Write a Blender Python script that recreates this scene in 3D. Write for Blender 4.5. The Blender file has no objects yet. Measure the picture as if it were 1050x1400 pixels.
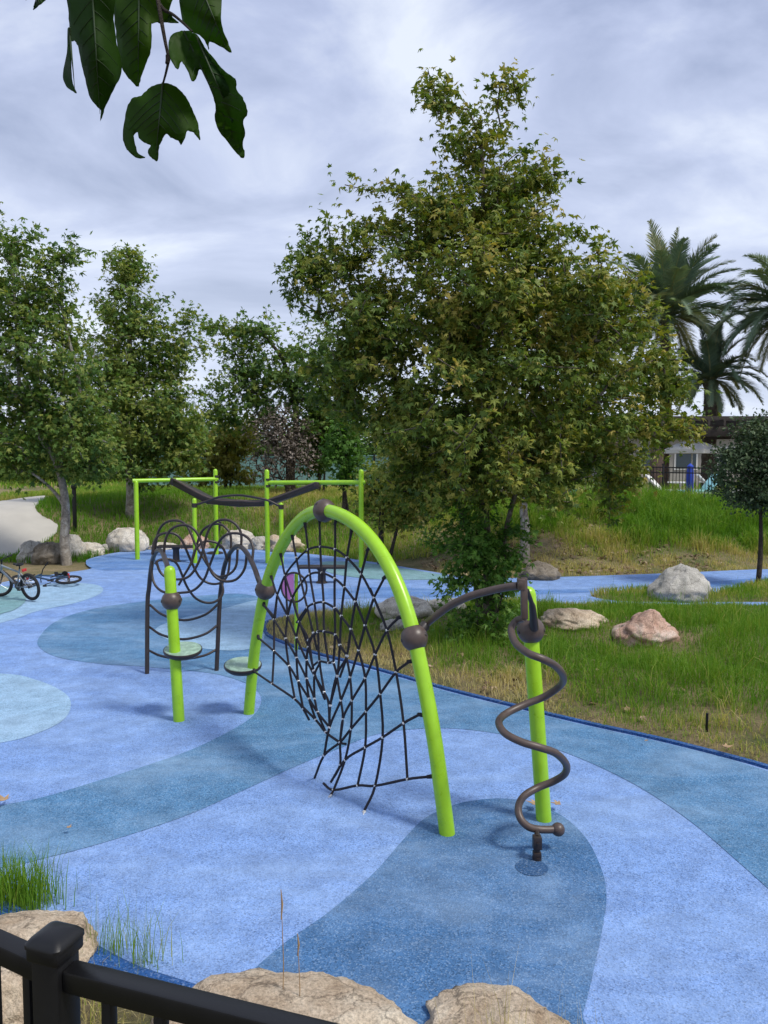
import bpy, bmesh, math, random
import numpy as np
from mathutils import Vector, Matrix, noise as mnoise
from mathutils.geometry import tessellate_polygon

random.seed(7)
RNG = np.random.default_rng(11)
S = bpy.context.scene
COL = S.collection

# ------------------------------------------------------------------ camera
H = 2.9
F = 1050.0
PITCH = math.atan(70 / 1050)
cam_d = bpy.data.cameras.new('camera')
cam = bpy.data.objects.new('camera', cam_d)
COL.objects.link(cam)
cam_d.sensor_fit = 'VERTICAL'
cam_d.sensor_height = 36
cam_d.sensor_width = 27
cam_d.lens = 36 * F / 1400
cam_d.clip_start = 0.05
cam_d.clip_end = 3000
cam.location = (0, 0, H)
cam.rotation_euler = (math.pi / 2 - PITCH, 0, 0)
S.camera = cam

# ------------------------------------------------------------------ sky, sun, exposure
SUN_DIR = Vector((0.50, -0.30, 0.82)).normalized()
SUN_EL = math.asin(SUN_DIR.z)
SUN_ROT = math.atan2(SUN_DIR.x, SUN_DIR.y)
W_ = bpy.data.worlds.new('World')
S.world = W_
W_.use_nodes = True
nt = W_.node_tree
nt.nodes.clear()
def N(t, tree, **kw):
    n = tree.nodes.new(t)
    for k, v in kw.items():
        setattr(n, k, v)
    return n
L = nt.links.new
sky = N('ShaderNodeTexSky', nt, sky_type='NISHITA')
sky.sun_disc = False
sky.sun_elevation = SUN_EL
sky.sun_rotation = SUN_ROT
sky.air_density = 1.0
sky.dust_density = 1.5
tc = N('ShaderNodeTexCoord', nt)
sep = N('ShaderNodeSeparateXYZ', nt)
L(tc.outputs['Generated'], sep.inputs[0])
za = N('ShaderNodeMath', nt, operation='MAXIMUM'); za.inputs[1].default_value = 0.0
L(sep.outputs['Z'], za.inputs[0])
zb = N('ShaderNodeMath', nt, operation='ADD'); zb.inputs[1].default_value = 0.34
L(za.outputs[0], zb.inputs[0])
dx = N('ShaderNodeMath', nt, operation='DIVIDE'); L(sep.outputs['X'], dx.inputs[0]); L(zb.outputs[0], dx.inputs[1])
dy = N('ShaderNodeMath', nt, operation='DIVIDE'); L(sep.outputs['Y'], dy.inputs[0]); L(zb.outputs[0], dy.inputs[1])
cmb = N('ShaderNodeCombineXYZ', nt); L(dx.outputs[0], cmb.inputs[0]); L(dy.outputs[0], cmb.inputs[1])
n1 = N('ShaderNodeTexNoise', nt); n1.inputs['Scale'].default_value = 2.3; n1.inputs['Detail'].default_value = 10
n1.inputs['Roughness'].default_value = 0.55; n1.inputs['Distortion'].default_value = 0.5
mp = N('ShaderNodeMapping', nt); mp.inputs['Rotation'].default_value = (0, 0, 0.5); mp.inputs['Scale'].default_value = (0.85, 1.3, 1)
mp.inputs['Location'].default_value = (3.1, 1.7, 0)
L(cmb.outputs[0], mp.inputs['Vector']); L(mp.outputs[0], n1.inputs['Vector'])
cr = N('ShaderNodeValToRGB', nt)
e = cr.color_ramp.elements
e[0].position = 0.33; e[0].color = (.235, .29, .455, 1)
e[1].position = 0.66; e[1].color = (.70, .755, .87, 1)
x = cr.color_ramp.elements.new(0.50); x.color = (0.43, 0.49, 0.68, 1)
L(n1.outputs['Fac'], cr.inputs[0])
# clouds whiten toward the horizon
hz = N('ShaderNodeMapRange', nt); hz.inputs['From Min'].default_value = 0.50; hz.inputs['From Max'].default_value = 0.03
L(sep.outputs['Z'], hz.inputs['Value'])
hp = N('ShaderNodeMath', nt, operation='MULTIPLY'); hp.inputs[1].default_value = 0.55
L(hz.outputs[0], hp.inputs[0])
mx0 = N('ShaderNodeMix', nt, data_type='RGBA'); mx0.inputs['B'].default_value = (0.74, 0.80, 0.92, 1)
L(hp.outputs[0], mx0.inputs['Factor']); L(cr.outputs[0], mx0.inputs['A'])
cs = N('ShaderNodeVectorMath', nt, operation='SCALE'); cs.inputs['Scale'].default_value = 9.0
L(mx0.outputs['Result'], cs.inputs[0])
mx = N('ShaderNodeMix', nt, data_type='RGBA'); mx.inputs['Factor'].default_value = 0.9
L(sky.outputs[0], mx.inputs['A']); L(cs.outputs[0], mx.inputs['B'])
bg = N('ShaderNodeBackground', nt); bg.inputs['Strength'].default_value = 0.10
L(mx.outputs['Result'], bg.inputs['Color'])
wo = N('ShaderNodeOutputWorld', nt); L(bg.outputs[0], wo.inputs['Surface'])

sd = bpy.data.lights.new('sun', 'SUN')
sd.energy = 2.3
sd.angle = math.radians(12)
sd.color = (1.0, 0.95, 0.86)
so = bpy.data.objects.new('sun', sd)
COL.objects.link(so)
so.rotation_euler = (-SUN_DIR).to_track_quat('-Z', 'Y').to_euler()
so.location = (5, -5, 30)

S.view_settings.view_transform = 'Standard'
S.view_settings.look = 'None'
S.view_settings.exposure = 0.50
S.view_settings.gamma = 1.0
S.render.engine = 'CYCLES'
S.cycles.use_denoising = True
S.cycles.max_bounces = 7
S.cycles.diffuse_bounces = 3
S.cycles.transmission_bounces = 4
S.cycles.transparent_max_bounces = 6

# ------------------------------------------------------------------ helpers: place
CP, SP = math.cos(PITCH), math.sin(PITCH)
def ray(px, py):
    u, v = px - 525.0, 700.0 - py
    d = Vector((u, F * CP + v * SP, -F * SP + v * CP))
    return d / d.y
def pt(px, py, d):
    r = ray(px, py)
    return Vector((r.x * d, d, H + r.z * d))
def gp(px, py, z=0.0):
    r = ray(px, py)
    d = (z - H) / r.z
    return Vector((r.x * d, d, z))
def smooth(a, b, x):
    t = np.clip((x - a) / (b - a), 0, 1)
    return t * t * (3 - 2 * t)
def catmull(P, n=8, closed=False):
    P = [Vector(p) for p in P]
    out = []
    m = len(P)
    rng = range(m if closed else m - 1)
    for i in rng:
        if closed:
            a, b, c, d = P[(i - 1) % m], P[i], P[(i + 1) % m], P[(i + 2) % m]
        else:
            b, c = P[i], P[i + 1]
            a = P[i - 1] if i > 0 else b * 2 - c
            d = P[i + 2] if i + 2 < m else c * 2 - b
        for k in range(n):
            t = k / n
            out.append(0.5 * ((2 * b) + (c - a) * t + (2 * a - 5 * b + 4 * c - d) * t * t + (3 * b - a - 3 * c + d) * t ** 3))
    if not closed:
        out.append(P[-1].copy())
    return out
def px_curve(P, n=8, closed=False):
    return [(v.x, v.y) for v in catmull([(p[0], p[1], 0) for p in P], n, closed)]

# ------------------------------------------------------------------ helpers: materials
def base_mat(name):
    m = bpy.data.materials.new(name)
    m.use_nodes = True
    t = m.node_tree
    return m, t, t.nodes['Principled BSDF'], t.nodes['Material Output']
def set_in(b, k, v):
    if k in b.inputs:
        b.inputs[k].default_value = v
def paint(name, col, rough=0.4, metal=0.0, spec=0.5, var=0.12, scale=6.0, bump=0.0, bscale=60.0, coat=0.0):
    m, t, b, o = base_mat(name)
    l = t.links.new
    tc = N('ShaderNodeTexCoord', t)
    n = N('ShaderNodeTexNoise', t); n.inputs['Scale'].default_value = scale; n.inputs['Detail'].default_value = 6
    l(tc.outputs['Object'], n.inputs['Vector'])
    mr = N('ShaderNodeMapRange', t); mr.inputs['From Min'].default_value = .3; mr.inputs['From Max'].default_value = .7
    mr.inputs['To Min'].default_value = 1 - var; mr.inputs['To Max'].default_value = 1 + var
    l(n.outputs['Fac'], mr.inputs['Value'])
    vm = N('ShaderNodeVectorMath', t, operation='SCALE'); vm.inputs[0].default_value = col[:3]
    l(mr.outputs[0], vm.inputs['Scale']); l(vm.outputs[0], b.inputs['Base Color'])
    r2 = N('ShaderNodeMapRange', t); r2.inputs['To Min'].default_value = max(0, rough - .12); r2.inputs['To Max'].default_value = min(1, rough + .12)
    l(n.outputs['Fac'], r2.inputs['Value']); l(r2.outputs[0], b.inputs['Roughness'])
    set_in(b, 'Metallic', metal); set_in(b, 'Specular IOR Level', spec); set_in(b, 'Coat Weight', coat)
    if bump > 0:
        n2 = N('ShaderNodeTexNoise', t); n2.inputs['Scale'].default_value = bscale; n2.inputs['Detail'].default_value = 5
        l(tc.outputs['Object'], n2.inputs['Vector'])
        bp = N('ShaderNodeBump', t); bp.inputs['Strength'].default_value = bump; bp.inputs['Distance'].default_value = .01
        l(n2.outputs['Fac'], bp.inputs['Height']); l(bp.outputs[0], b.inputs['Normal'])
    return m
def rubber(name, col, worn=0.30):
    m, t, b, o = base_mat(name)
    l = t.links.new
    tc = N('ShaderNodeTexCoord', t)
    col = Vector(col)
    # granules of several sizes
    v = N('ShaderNodeTexVoronoi', t); v.inputs['Scale'].default_value = 110
    l(tc.outputs['Object'], v.inputs['Vector'])
    sepc = N('ShaderNodeSeparateColor', t); l(v.outputs['Color'], sepc.inputs[0])
    g = N('ShaderNodeValToRGB', t)
    g.color_ramp.interpolation = 'LINEAR'
    lo = col * 0.55; hi = col * 0.88 + Vector((0.11, 0.125, 0.135))
    g.color_ramp.elements[0].color = (*lo, 1); g.color_ramp.elements[1].color = (*hi, 1)
    e1 = g.color_ramp.elements.new(0.28); e1.color = (*(col * .92), 1)
    e2 = g.color_ramp.elements.new(0.75); e2.color = (*(col * 1.08), 1)
    l(sepc.outputs[0], g.inputs[0])
    # sun-bleached, trodden streaks
    mp = N('ShaderNodeMapping', t); mp.inputs['Scale'].default_value = (0.55, 1.2, 1); mp.inputs['Rotation'].default_value = (0, 0, .35)
    l(tc.outputs['Object'], mp.inputs['Vector'])
    n = N('ShaderNodeTexNoise', t); n.inputs['Scale'].default_value = 1.1; n.inputs['Detail'].default_value = 9; n.inputs['Roughness'].default_value = .66
    n.inputs['Distortion'].default_value = .4
    l(mp.outputs[0], n.inputs['Vector'])
    mr = N('ShaderNodeMapRange', t); mr.inputs['From Min'].default_value = .44; mr.inputs['From Max'].default_value = .74
    mr.inputs['To Max'].default_value = worn * 2.6
    l(n.outputs['Fac'], mr.inputs['Value'])
    mix = N('ShaderNodeMix', t, data_type='RGBA')
    pale = col * 0.55 + Vector((0.21, 0.27, 0.34))
    mix.inputs['B'].default_value = (*pale, 1)
    l(mr.outputs[0], mix.inputs['Factor']); l(g.outputs[0], mix.inputs['A'])
    # scuffs
    n3 = N('ShaderNodeTexNoise', t); n3.inputs['Scale'].default_value = 4.0; n3.inputs['Detail'].default_value = 7; n3.inputs['Roughness'].default_value = .7
    l(tc.outputs['Object'], n3.inputs['Vector'])
    mr3 = N('ShaderNodeMapRange', t); mr3.inputs['From Min'].default_value = .35; mr3.inputs['From Max'].default_value = .68
    mr3.inputs['To Min'].default_value = .80; mr3.inputs['To Max'].default_value = 1.14
    l(n3.outputs['Fac'], mr3.inputs['Value'])
    vm = N('ShaderNodeVectorMath', t, operation='SCALE')
    l(mix.outputs['Result'], vm.inputs[0]); l(mr3.outputs[0], vm.inputs['Scale'])
    # dirt: faint grey brown stains with a shape of their own
    n4 = N('ShaderNodeTexNoise', t); n4.inputs['Scale'].default_value = .75; n4.inputs['Detail'].default_value = 12; n4.inputs['Roughness'].default_value = .72
    n4.inputs['Distortion'].default_value = 1.2
    mp4 = N('ShaderNodeMapping', t); mp4.inputs['Location'].default_value = (7.3, 2.1, 0)
    l(tc.outputs['Object'], mp4.inputs['Vector']); l(mp4.outputs[0], n4.inputs['Vector'])
    mr4 = N('ShaderNodeMapRange', t); mr4.inputs['From Min'].default_value = .52; mr4.inputs['From Max'].default_value = .72; mr4.inputs['To Max'].default_value = .38
    l(n4.outputs['Fac'], mr4.inputs['Value'])
    mx4 = N('ShaderNodeMix', t, data_type='RGBA'); mx4.inputs['B'].default_value = (*(col * .45 + Vector((.05, .055, .05))), 1)
    l(mr4.outputs[0], mx4.inputs['Factor']); l(vm.outputs[0], mx4.inputs['A'])
    l(mx4.outputs['Result'], b.inputs['Base Color'])
    b.inputs['Roughness'].default_value = .88
    set_in(b, 'Specular IOR Level', .25)
    bp = N('ShaderNodeBump', t); bp.inputs['Strength'].default_value = .6; bp.inputs['Distance'].default_value = .004
    l(v.outputs['Distance'], bp.inputs['Height']); l(bp.outputs[0], b.inputs['Normal'])
    return m
def ramp_mat(name, stops, rough=.55, trans=.35, spec=.35, attr='tint'):
    """leaf or blade: colour by the per-leaf tint; part of the light passes through"""
    m, t, b, o = base_mat(name)
    l = t.links.new
    a = N('ShaderNodeAttribute', t); a.attribute_name = attr
    r = N('ShaderNodeValToRGB', t)
    el = r.color_ramp.elements
    el[0].position = stops[0][0]; el[0].color = (*stops[0][1], 1)
    el[1].position = stops[-1][0]; el[1].color = (*stops[-1][1], 1)
    for p, c in stops[1:-1]:
        q = el.new(p); q.color = (*c, 1)
    l(a.outputs['Fac'], r.inputs[0]); l(r.outputs[0], b.inputs['Base Color'])
    b.inputs['Roughness'].default_value = rough
    set_in(b, 'Specular IOR Level', spec)
    if trans > 0:
        tr = N('ShaderNodeBsdfTranslucent', t)
        sc = N('ShaderNodeVectorMath', t, operation='MULTIPLY'); sc.inputs[1].default_value = (1.5, 1.5, .6)
        l(r.outputs[0], sc.inputs[0]); l(sc.outputs[0], tr.inputs['Color'])
        ms = N('ShaderNodeMixShader', t); ms.inputs[0].default_value = trans
        l(b.outputs[0], ms.inputs[1]); l(tr.outputs[0], ms.inputs[2]); l(ms.outputs[0], o.inputs['Surface'])
    return m
def stone(name, c1, c2, c3, scale=3.0):
    m, t, b, o = base_mat(name)
    l = t.links.new
    tc = N('ShaderNodeTexCoord', t)
    n = N('ShaderNodeTexNoise', t); n.inputs['Scale'].default_value = scale; n.inputs['Detail'].default_value = 10; n.inputs['Roughness'].default_value = .65
    n.inputs['Distortion'].default_value = .6
    l(tc.outputs['Object'], n.inputs['Vector'])
    r = N('ShaderNodeValToRGB', t)
    el = r.color_ramp.elements
    el[0].position = .32; el[0].color = (*c1, 1); el[1].position = .68; el[1].color = (*c3, 1)
    q = el.new(.5); q.color = (*c2, 1)
    l(n.outputs['Fac'], r.inputs[0])
    v = N('ShaderNodeTexNoise', t); v.inputs['Scale'].default_value = scale * 22; v.inputs['Detail'].default_value = 6; v.inputs['Roughness'].default_value = .75
    l(tc.outputs['Object'], v.inputs['Vector'])
    mr = N('ShaderNodeMapRange', t); mr.inputs['From Min'].default_value = .34; mr.inputs['From Max'].default_value = .66
    mr.inputs['To Min'].default_value = .55; mr.inputs['To Max'].default_value = 1.3
    l(v.outputs['Fac'], mr.inputs['Value'])
    vm = N('ShaderNodeVectorMath', t, operation='SCALE'); l(r.outputs[0], vm.inputs[0]); l(mr.outputs[0], vm.inputs['Scale'])
    wq = N('ShaderNodeMix', t, data_type='RGBA'); wq.inputs['Factor'].default_value = .28
    l(tc.outputs['Object'], wq.inputs['A']); l(n.outputs['Color'], wq.inputs['B'])
    ck = N('ShaderNodeTexVoronoi', t, feature='DISTANCE_TO_EDGE'); ck.inputs['Scale'].default_value = scale * 1.1
    l(wq.outputs['Result'], ck.inputs['Vector'])
    cm2 = N('ShaderNodeMapRange', t); cm2.inputs['From Max'].default_value = .018; cm2.inputs['To Min'].default_value = .45
    l(ck.outputs['Distance'], cm2.inputs['Value'])
    vm2 = N('ShaderNodeVectorMath', t, operation='SCALE'); l(vm.outputs[0], vm2.inputs[0]); l(cm2.outputs[0], vm2.inputs['Scale'])
    l(vm2.outputs[0], b.inputs['Base Color'])
    b.inputs['Roughness'].default_value = .9
    set_in(b, 'Specular IOR Level', .25)
    ad = N('ShaderNodeMath', t, operation='MULTIPLY_ADD'); ad.inputs[1].default_value = .35
    l(v.outputs['Fac'], ad.inputs[0]); l(n.outputs['Fac'], ad.inputs[2])
    bp = N('ShaderNodeBump', t); bp.inputs['Strength'].default_value = .9; bp.inputs['Distance'].default_value = .05
    l(ad.outputs[0], bp.inputs['Height']); l(bp.outputs[0], b.inputs['Normal'])
    return m
def ground_mat():
    m, t, b, o = base_mat('soil and dry thatch')
    l = t.links.new
    tc = N('ShaderNodeTexCoord', t)
    n = N('ShaderNodeTexNoise', t); n.inputs['Scale'].default_value = .55; n.inputs['Detail'].default_value = 10; n.inputs['Roughness'].default_value = .7
    l(tc.outputs['Object'], n.inputs['Vector'])
    r = N('ShaderNodeValToRGB', t)
    el = r.color_ramp.elements
    el[0].position = .36; el[0].color = (.075, .10, .024, 1); el[1].position = .66; el[1].color = (.32, .235, .135, 1)
    q = el.new(.5); q.color = (.19, .155, .07, 1)
    l(n.outputs['Fac'], r.inputs[0])
    v = N('ShaderNodeTexNoise', t); v.inputs['Scale'].default_value = 28; v.inputs['Detail'].default_value = 8; v.inputs['Roughness'].default_value = .8
    l(tc.outputs['Object'], v.inputs['Vector'])
    mr = N('ShaderNodeMapRange', t); mr.inputs['From Min'].default_value = .3; mr.inputs['From Max'].default_value = .7
    mr.inputs['To Min'].default_value = .45; mr.inputs['To Max'].default_value = 1.5
    l(v.outputs['Fac'], mr.inputs['Value'])
    vm = N('ShaderNodeVectorMath', t, operation='SCALE'); l(r.outputs[0], vm.inputs[0]); l(mr.outputs[0], vm.inputs['Scale'])
    l(vm.outputs[0], b.inputs['Base Color'])
    b.inputs['Roughness'].default_value = .95
    bp = N('ShaderNodeBump', t); bp.inputs['Strength'].default_value = 1; bp.inputs['Distance'].default_value = .04
    l(v.outputs['Fac'], bp.inputs['Height']); l(bp.outputs[0], b.inputs['Normal'])
    return m

M = {}
M['lime'] = paint('lime powder coat', (.31, .58, .022), rough=.30, spec=.5, var=.07, scale=9, bump=.05, bscale=220)
M['brown'] = paint('brown powder coat', (.080, .056, .047), rough=.42, spec=.5, var=.18, scale=14, bump=.08, bscale=300)
M['dark'] = paint('dark brown tube', (.030, .022, .021), rough=.40, spec=.5, var=.2, scale=14)
M['rope'] = paint('black braided rope', (.012, .010, .016), rough=.75, var=.3, scale=60, bump=.5, bscale=500)
M['steel'] = paint('bright steel', (.68, .68, .67), rough=.35, metal=.35, var=.1)
M['disc'] = paint('pale green step', (.27, .40, .31), rough=.26, spec=.6, var=.25, scale=14)
M['pink'] = paint('pink acrylic', (.55, .20, .50), rough=.25, var=.1)
M['black'] = paint('black powder coat', (.0055, .0055, .006), rough=.42, spec=.4, var=.2, scale=20, bump=.03, bscale=500)
M['bark'] = stone('mottled bark', (.07, .055, .04), (.16, .13, .10), (.36, .32, .26), 6)
M['pale_bark'] = stone('pale bark', (.13, .11, .09), (.33, .29, .24), (.55, .52, .46), 5)
M['dark_bark'] = stone('dark bark', (.03, .024, .02), (.06, .048, .038), (.11, .09, .07), 7)
M['tan_stone'] = stone('tan stone', (.36, .26, .17), (.56, .45, .33), (.70, .61, .48), 2.6)
M['grey_stone'] = stone('grey stone', (.26, .25, .22), (.43, .41, .37), (.60, .58, .53), 2.4)
M['dark_stone'] = stone('brown grey stone', (.10, .085, .065), (.20, .17, .13), (.32, .28, .23), 2.6)
M['white_stone'] = stone('whitish stone', (.42, .37, .30), (.60, .55, .47), (.74, .70, .63), 2.4)
M['pink_stone'] = stone('pink stone', (.38, .22, .16), (.55, .37, .29), (.70, .60, .52), 2.2)
M['soil'] = ground_mat()
M['concrete'] = paint('pale concrete', (.43, .41, .37), rough=.85, var=.07, scale=1.3, spec=.3)
M['white'] = paint('white paint', (.78, .78, .76), rough=.5, var=.05)
M['stucco'] = paint('grey beige stucco', (.34, .32, .29), rough=.9, var=.08)
M['blue'] = paint('blue canvas', (.02, .06, .42), rough=.8, var=.1)
M['aqua'] = paint('aqua plastic', (.30, .62, .66), rough=.5, var=.08)
M['timber'] = paint('dark brown timber', (.035, .026, .021), rough=.7, var=.3, scale=10)
M['brick'] = paint('brown masonry', (.10, .065, .05), rough=.85, var=.3, scale=12, bump=.3)
M['teal_mesh'] = paint('teal windscreen fabric', (.16, .30, .29), rough=.9, var=.15, scale=3)
M['glass'] = paint('dark window glass', (.03, .05, .06), rough=.08, var=.1)
M['tyre'] = paint('black tyre rubber', (.010, .010, .011), rough=.8, var=.2)
M['bikeframe'] = paint('pale grey frame paint', (.22, .25, .28), rough=.3, var=.35, scale=5)
M['bikeblue'] = paint('dark blue frame paint', (.03, .07, .13), rough=.3, var=.1)
M['red'] = paint('red plastic', (.50, .03, .03), rough=.4, var=.1)
M['palm_trunk'] = stone('palm trunk', (.05, .04, .03), (.11, .085, .065), (.18, .15, .12), 6)

leaf_dark, leaf_green, leaf_olive, leaf_yel = (.050, .100, .016), (.130, .195, .028), (.26, .26, .042), (.38, .31, .075)
M['sycamore'] = ramp_mat('sycamore leaf', [(0, leaf_dark), (.35, leaf_green), (.72, leaf_olive), (1, leaf_yel)], trans=.30)
M['greenleaf'] = ramp_mat('green leaf', [(0, (.050, .115, .026)), (.5, (.125, .215, .042)), (1, (.25, .28, .060))], trans=.36)
M['brightleaf'] = ramp_mat('bright leaf', [(0, (.04, .11, .014)), (.6, (.10, .22, .028)), (1, (.20, .31, .06))], trans=.35)
M['yellowleaf'] = ramp_mat('yellow green leaf', [(0, (.11, .14, .02)), (.6, (.23, .23, .04)), (1, (.34, .29, .08))], trans=.3)
M['oakleaf'] = ramp_mat('oak leaf', [(0, (.028, .060, .024)), (.6, (.065, .11, .045)), (1, (.14, .18, .08))], trans=.15, spec=.4)
M['brownleaf'] = ramp_mat('dry brown leaf', [(0, (.11, .09, .075)), (1, (.24, .20, .17))], trans=.1)
M['palmleaf'] = ramp_mat('palm leaf', [(0, (.06, .115, .075)), (.6, (.13, .19, .11)), (1, (.27, .25, .10))], trans=.15, spec=.5)
M['grass'] = ramp_mat('grass blade', [(0, (.085, .210, .016)), (.35, (.160, .300, .032)), (.62, (.31, .34, .075)), (.8, (.48, .40, .17)), (1, (.60, .51, .28))], trans=.38, spec=.2)
M['overleaf'] = ramp_mat('dark overhead leaf', [(0, (.020, .075, .008)), (1, (.085, .17, .010))], trans=.62, spec=.22)
M['dryleaf'] = paint('dry fallen leaf', (.36, .24, .13), rough=.8, var=.3, scale=30)

# ------------------------------------------------------------------ helpers: meshes and objects
ORIGIN = {}
def mesh_np(name, V, loops, starts, mat, smooth_=True, tint=None):
    me = bpy.data.meshes.new(name)
    V = np.asarray(V, dtype=np.float32)
    loops = np.asarray(loops, dtype=np.int32).ravel()
    starts = np.asarray(starts, dtype=np.int32)
    me.vertices.add(len(V)); me.vertices.foreach_set('co', V.ravel())
    me.loops.add(len(loops)); me.loops.foreach_set('vertex_index', loops)
    me.polygons.add(len(starts)); me.polygons.foreach_set('loop_start', starts)
    me.update(calc_edges=True)
    me.polygons.foreach_set('use_smooth', np.full(len(starts), smooth_, dtype=bool))
    if tint is not None:
        at = me.attributes.new('tint', 'FLOAT', 'FACE')
        at.data.foreach_set('value', np.asarray(tint, dtype=np.float32))
    if mat: me.materials.append(mat)
    me.validate()
    return me
class MB:
    """collects the shapes of one part"""
    def __init__(s): s.v = []; s.f = []
    def add(s, vs, fs):
        o = len(s.v)
        s.v += [Vector(v) for v in vs]
        s.f += [[i + o for i in f] for f in fs]
        return s
    def tube(s, P, r, n=12, cap=True, closed=False, round_cap=False):
        P = [Vector(p) for p in P]
        m = len(P)
        R = list(r) if hasattr(r, '__len__') else [r] * m
        if round_cap:
            d0 = (P[0] - P[1]).normalized(); d1 = (P[-1] - P[-2]).normalized()
            add1 = [(P[-1] + d1 * R[-1] * math.sin(a), R[-1] * math.cos(a)) for a in (.5, 1.0, 1.4)]
            P = P + [q[0] for q in add1]; R = R + [q[1] for q in add1]
            m = len(P)
        T = []
        for i in range(m):
            a = P[(i - 1) % m] if (closed or i > 0) else P[0]
            b = P[(i + 1) % m] if (closed or i < m - 1) else P[-1]
            t = (b - a)
            T.append(t.normalized() if t.length > 1e-9 else Vector((0, 0, 1)))
        ref = Vector((0, 0, 1)) if abs(T[0].z) < .9 else Vector((1, 0, 0))
        u = T[0].cross(ref).normalized()
        vs = []
        for i in range(m):
            u = (u - T[i] * u.dot(T[i]))
            u = u.normalized() if u.length > 1e-6 else T[i].orthogonal().normalized()
            w = T[i].cross(u)
            for k in range(n):
                a = 2 * math.pi * k / n
                vs.append(P[i] + (u * math.cos(a) + w * math.sin(a)) * R[i])
        fs = []
        for i in range(m if closed else m - 1):
            j = (i + 1) % m
            for k in range(n):
                fs.append([i * n + k, i * n + (k + 1) % n, j * n + (k + 1) % n, j * n + k])
        if cap and not closed:
            fs.append(list(range(n))[::-1]); fs.append([(m - 1) * n + k for k in range(n)])
        return s.add(vs, fs)
    def box(s, c, size, ax=None, bev=0.0):
        c = Vector(c); hx, hy, hz = [q / 2 for q in size]
        X, Y, Z = ax or (Vector((1, 0, 0)), Vector((0, 1, 0)), Vector((0, 0, 1)))
        if bev <= 0:
            vs = [c + X * (hx * a) + Y * (hy * b) + Z * (hz * d) for d in (-1, 1) for a, b in ((-1, -1), (1, -1), (1, 1), (-1, 1))]
            fs = [[3, 2, 1, 0], [4, 5, 6, 7]] + [[k, (k + 1) % 4, 4 + (k + 1) % 4, 4 + k] for k in range(4)]
            return s.add(vs, fs)
        bm = bmesh.new()
        bmesh.ops.create_cube(bm, size=1)
        bmesh.ops.scale(bm, vec=size, verts=bm.verts)
        bmesh.ops.bevel(bm, geom=list(bm.edges), offset=bev, segments=2, affect='EDGES', profile=.5)
        vs = [c + X * v.co.x + Y * v.co.y + Z * v.co.z for v in bm.verts]
        bm.verts.index_update()
        fs = [[v.index for v in f.verts] for f in bm.faces]
        bm.free()
        return s.add(vs, fs)
    def bar(s, a, b, w, h, up=(0, 0, 1), bev=0.0):
        a, b = Vector(a), Vector(b)
        X = (b - a); ln = X.length; X.normalize()
        Y = Vector(up).cross(X).normalized(); Z = X.cross(Y)
        return s.box((a + b) / 2, (ln, w, h), (X, Y, Z), bev)
    def lathe(s, c, prof, axis=(0, 0, 1), n=24):
        c = Vector(c); A = Vector(axis).normalized()
        U = A.orthogonal().normalized(); Wv = A.cross(U)
        vs, fs = [], []
        for r, z in prof:
            for k in range(n):
                a = 2 * math.pi * k / n
                vs.append(c + A * z + (U * math.cos(a) + Wv * math.sin(a)) * max(r, 1e-4))
        for i in range(len(prof) - 1):
            for k in range(n):
                fs.append([i * n + k, i * n + (k + 1) % n, (i + 1) * n + (k + 1) % n, (i + 1) * n + k])
        fs.append(list(range(n))[::-1]); fs.append([(len(prof) - 1) * n + k for k in range(n)])
        return s.add(vs, fs)
    def ball(s, c, r, n=24, squash=1.0, axis=(0, 0, 1)):
        return s.lathe(c, [(r * math.sin(a), -r * squash * math.cos(a)) for a in np.linspace(.05, math.pi - .05, 14)], axis, n)
    def mesh(s, name, mat, org=(0, 0, 0), sharp=40):
        org = Vector(org)
        loops = [i for f in s.f for i in f]
        starts = np.cumsum([0] + [len(f) for f in s.f[:-1]]) if s.f else []
        me = mesh_np(name, [tuple(v - org) for v in s.v], loops, starts, mat)
        if sharp: me.set_sharp_from_angle(angle=math.radians(sharp))
        return me
def tag(o, label=None, cat=None, group=None, kind=None):
    if label: o['label'] = label
    if cat: o['category'] = cat
    if group: o['group'] = group
    if kind: o['kind'] = kind
    return o
def link(name, me, parent=None):
    o = bpy.data.objects.new(name, me)
    COL.objects.link(o)
    if parent is not None:
        o.parent = parent
        ORIGIN[o.name] = ORIGIN[parent.name]
    else:
        ORIGIN[o.name] = Vector((0, 0, 0))
    return o
def thing(name, label, cat, loc, group=None, local=False):
    o = bpy.data.objects.new(name, None)
    COL.objects.link(o)
    o.location = loc
    o.empty_display_size = .2
    ORIGIN[o.name] = Vector((0, 0, 0)) if local else Vector(loc)
    return tag(o, label, cat, group)
def part(name, mb, mat, parent, sharp=40, label=None):
    o = link(name, mb.mesh(name, mat, ORIGIN[parent.name], sharp), parent)
    if label: o['label'] = label
    return o
def solo(name, mb, mat, label, cat, base, group=None, sharp=40):
    """a thing that is one mesh, its origin at its base"""
    o = link(name, mb.mesh(name, mat, base, sharp))
    o.location = base
    return tag(o, label, cat, group)
def struct(name, me):
    return tag(link(name, me), kind='structure')

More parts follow.
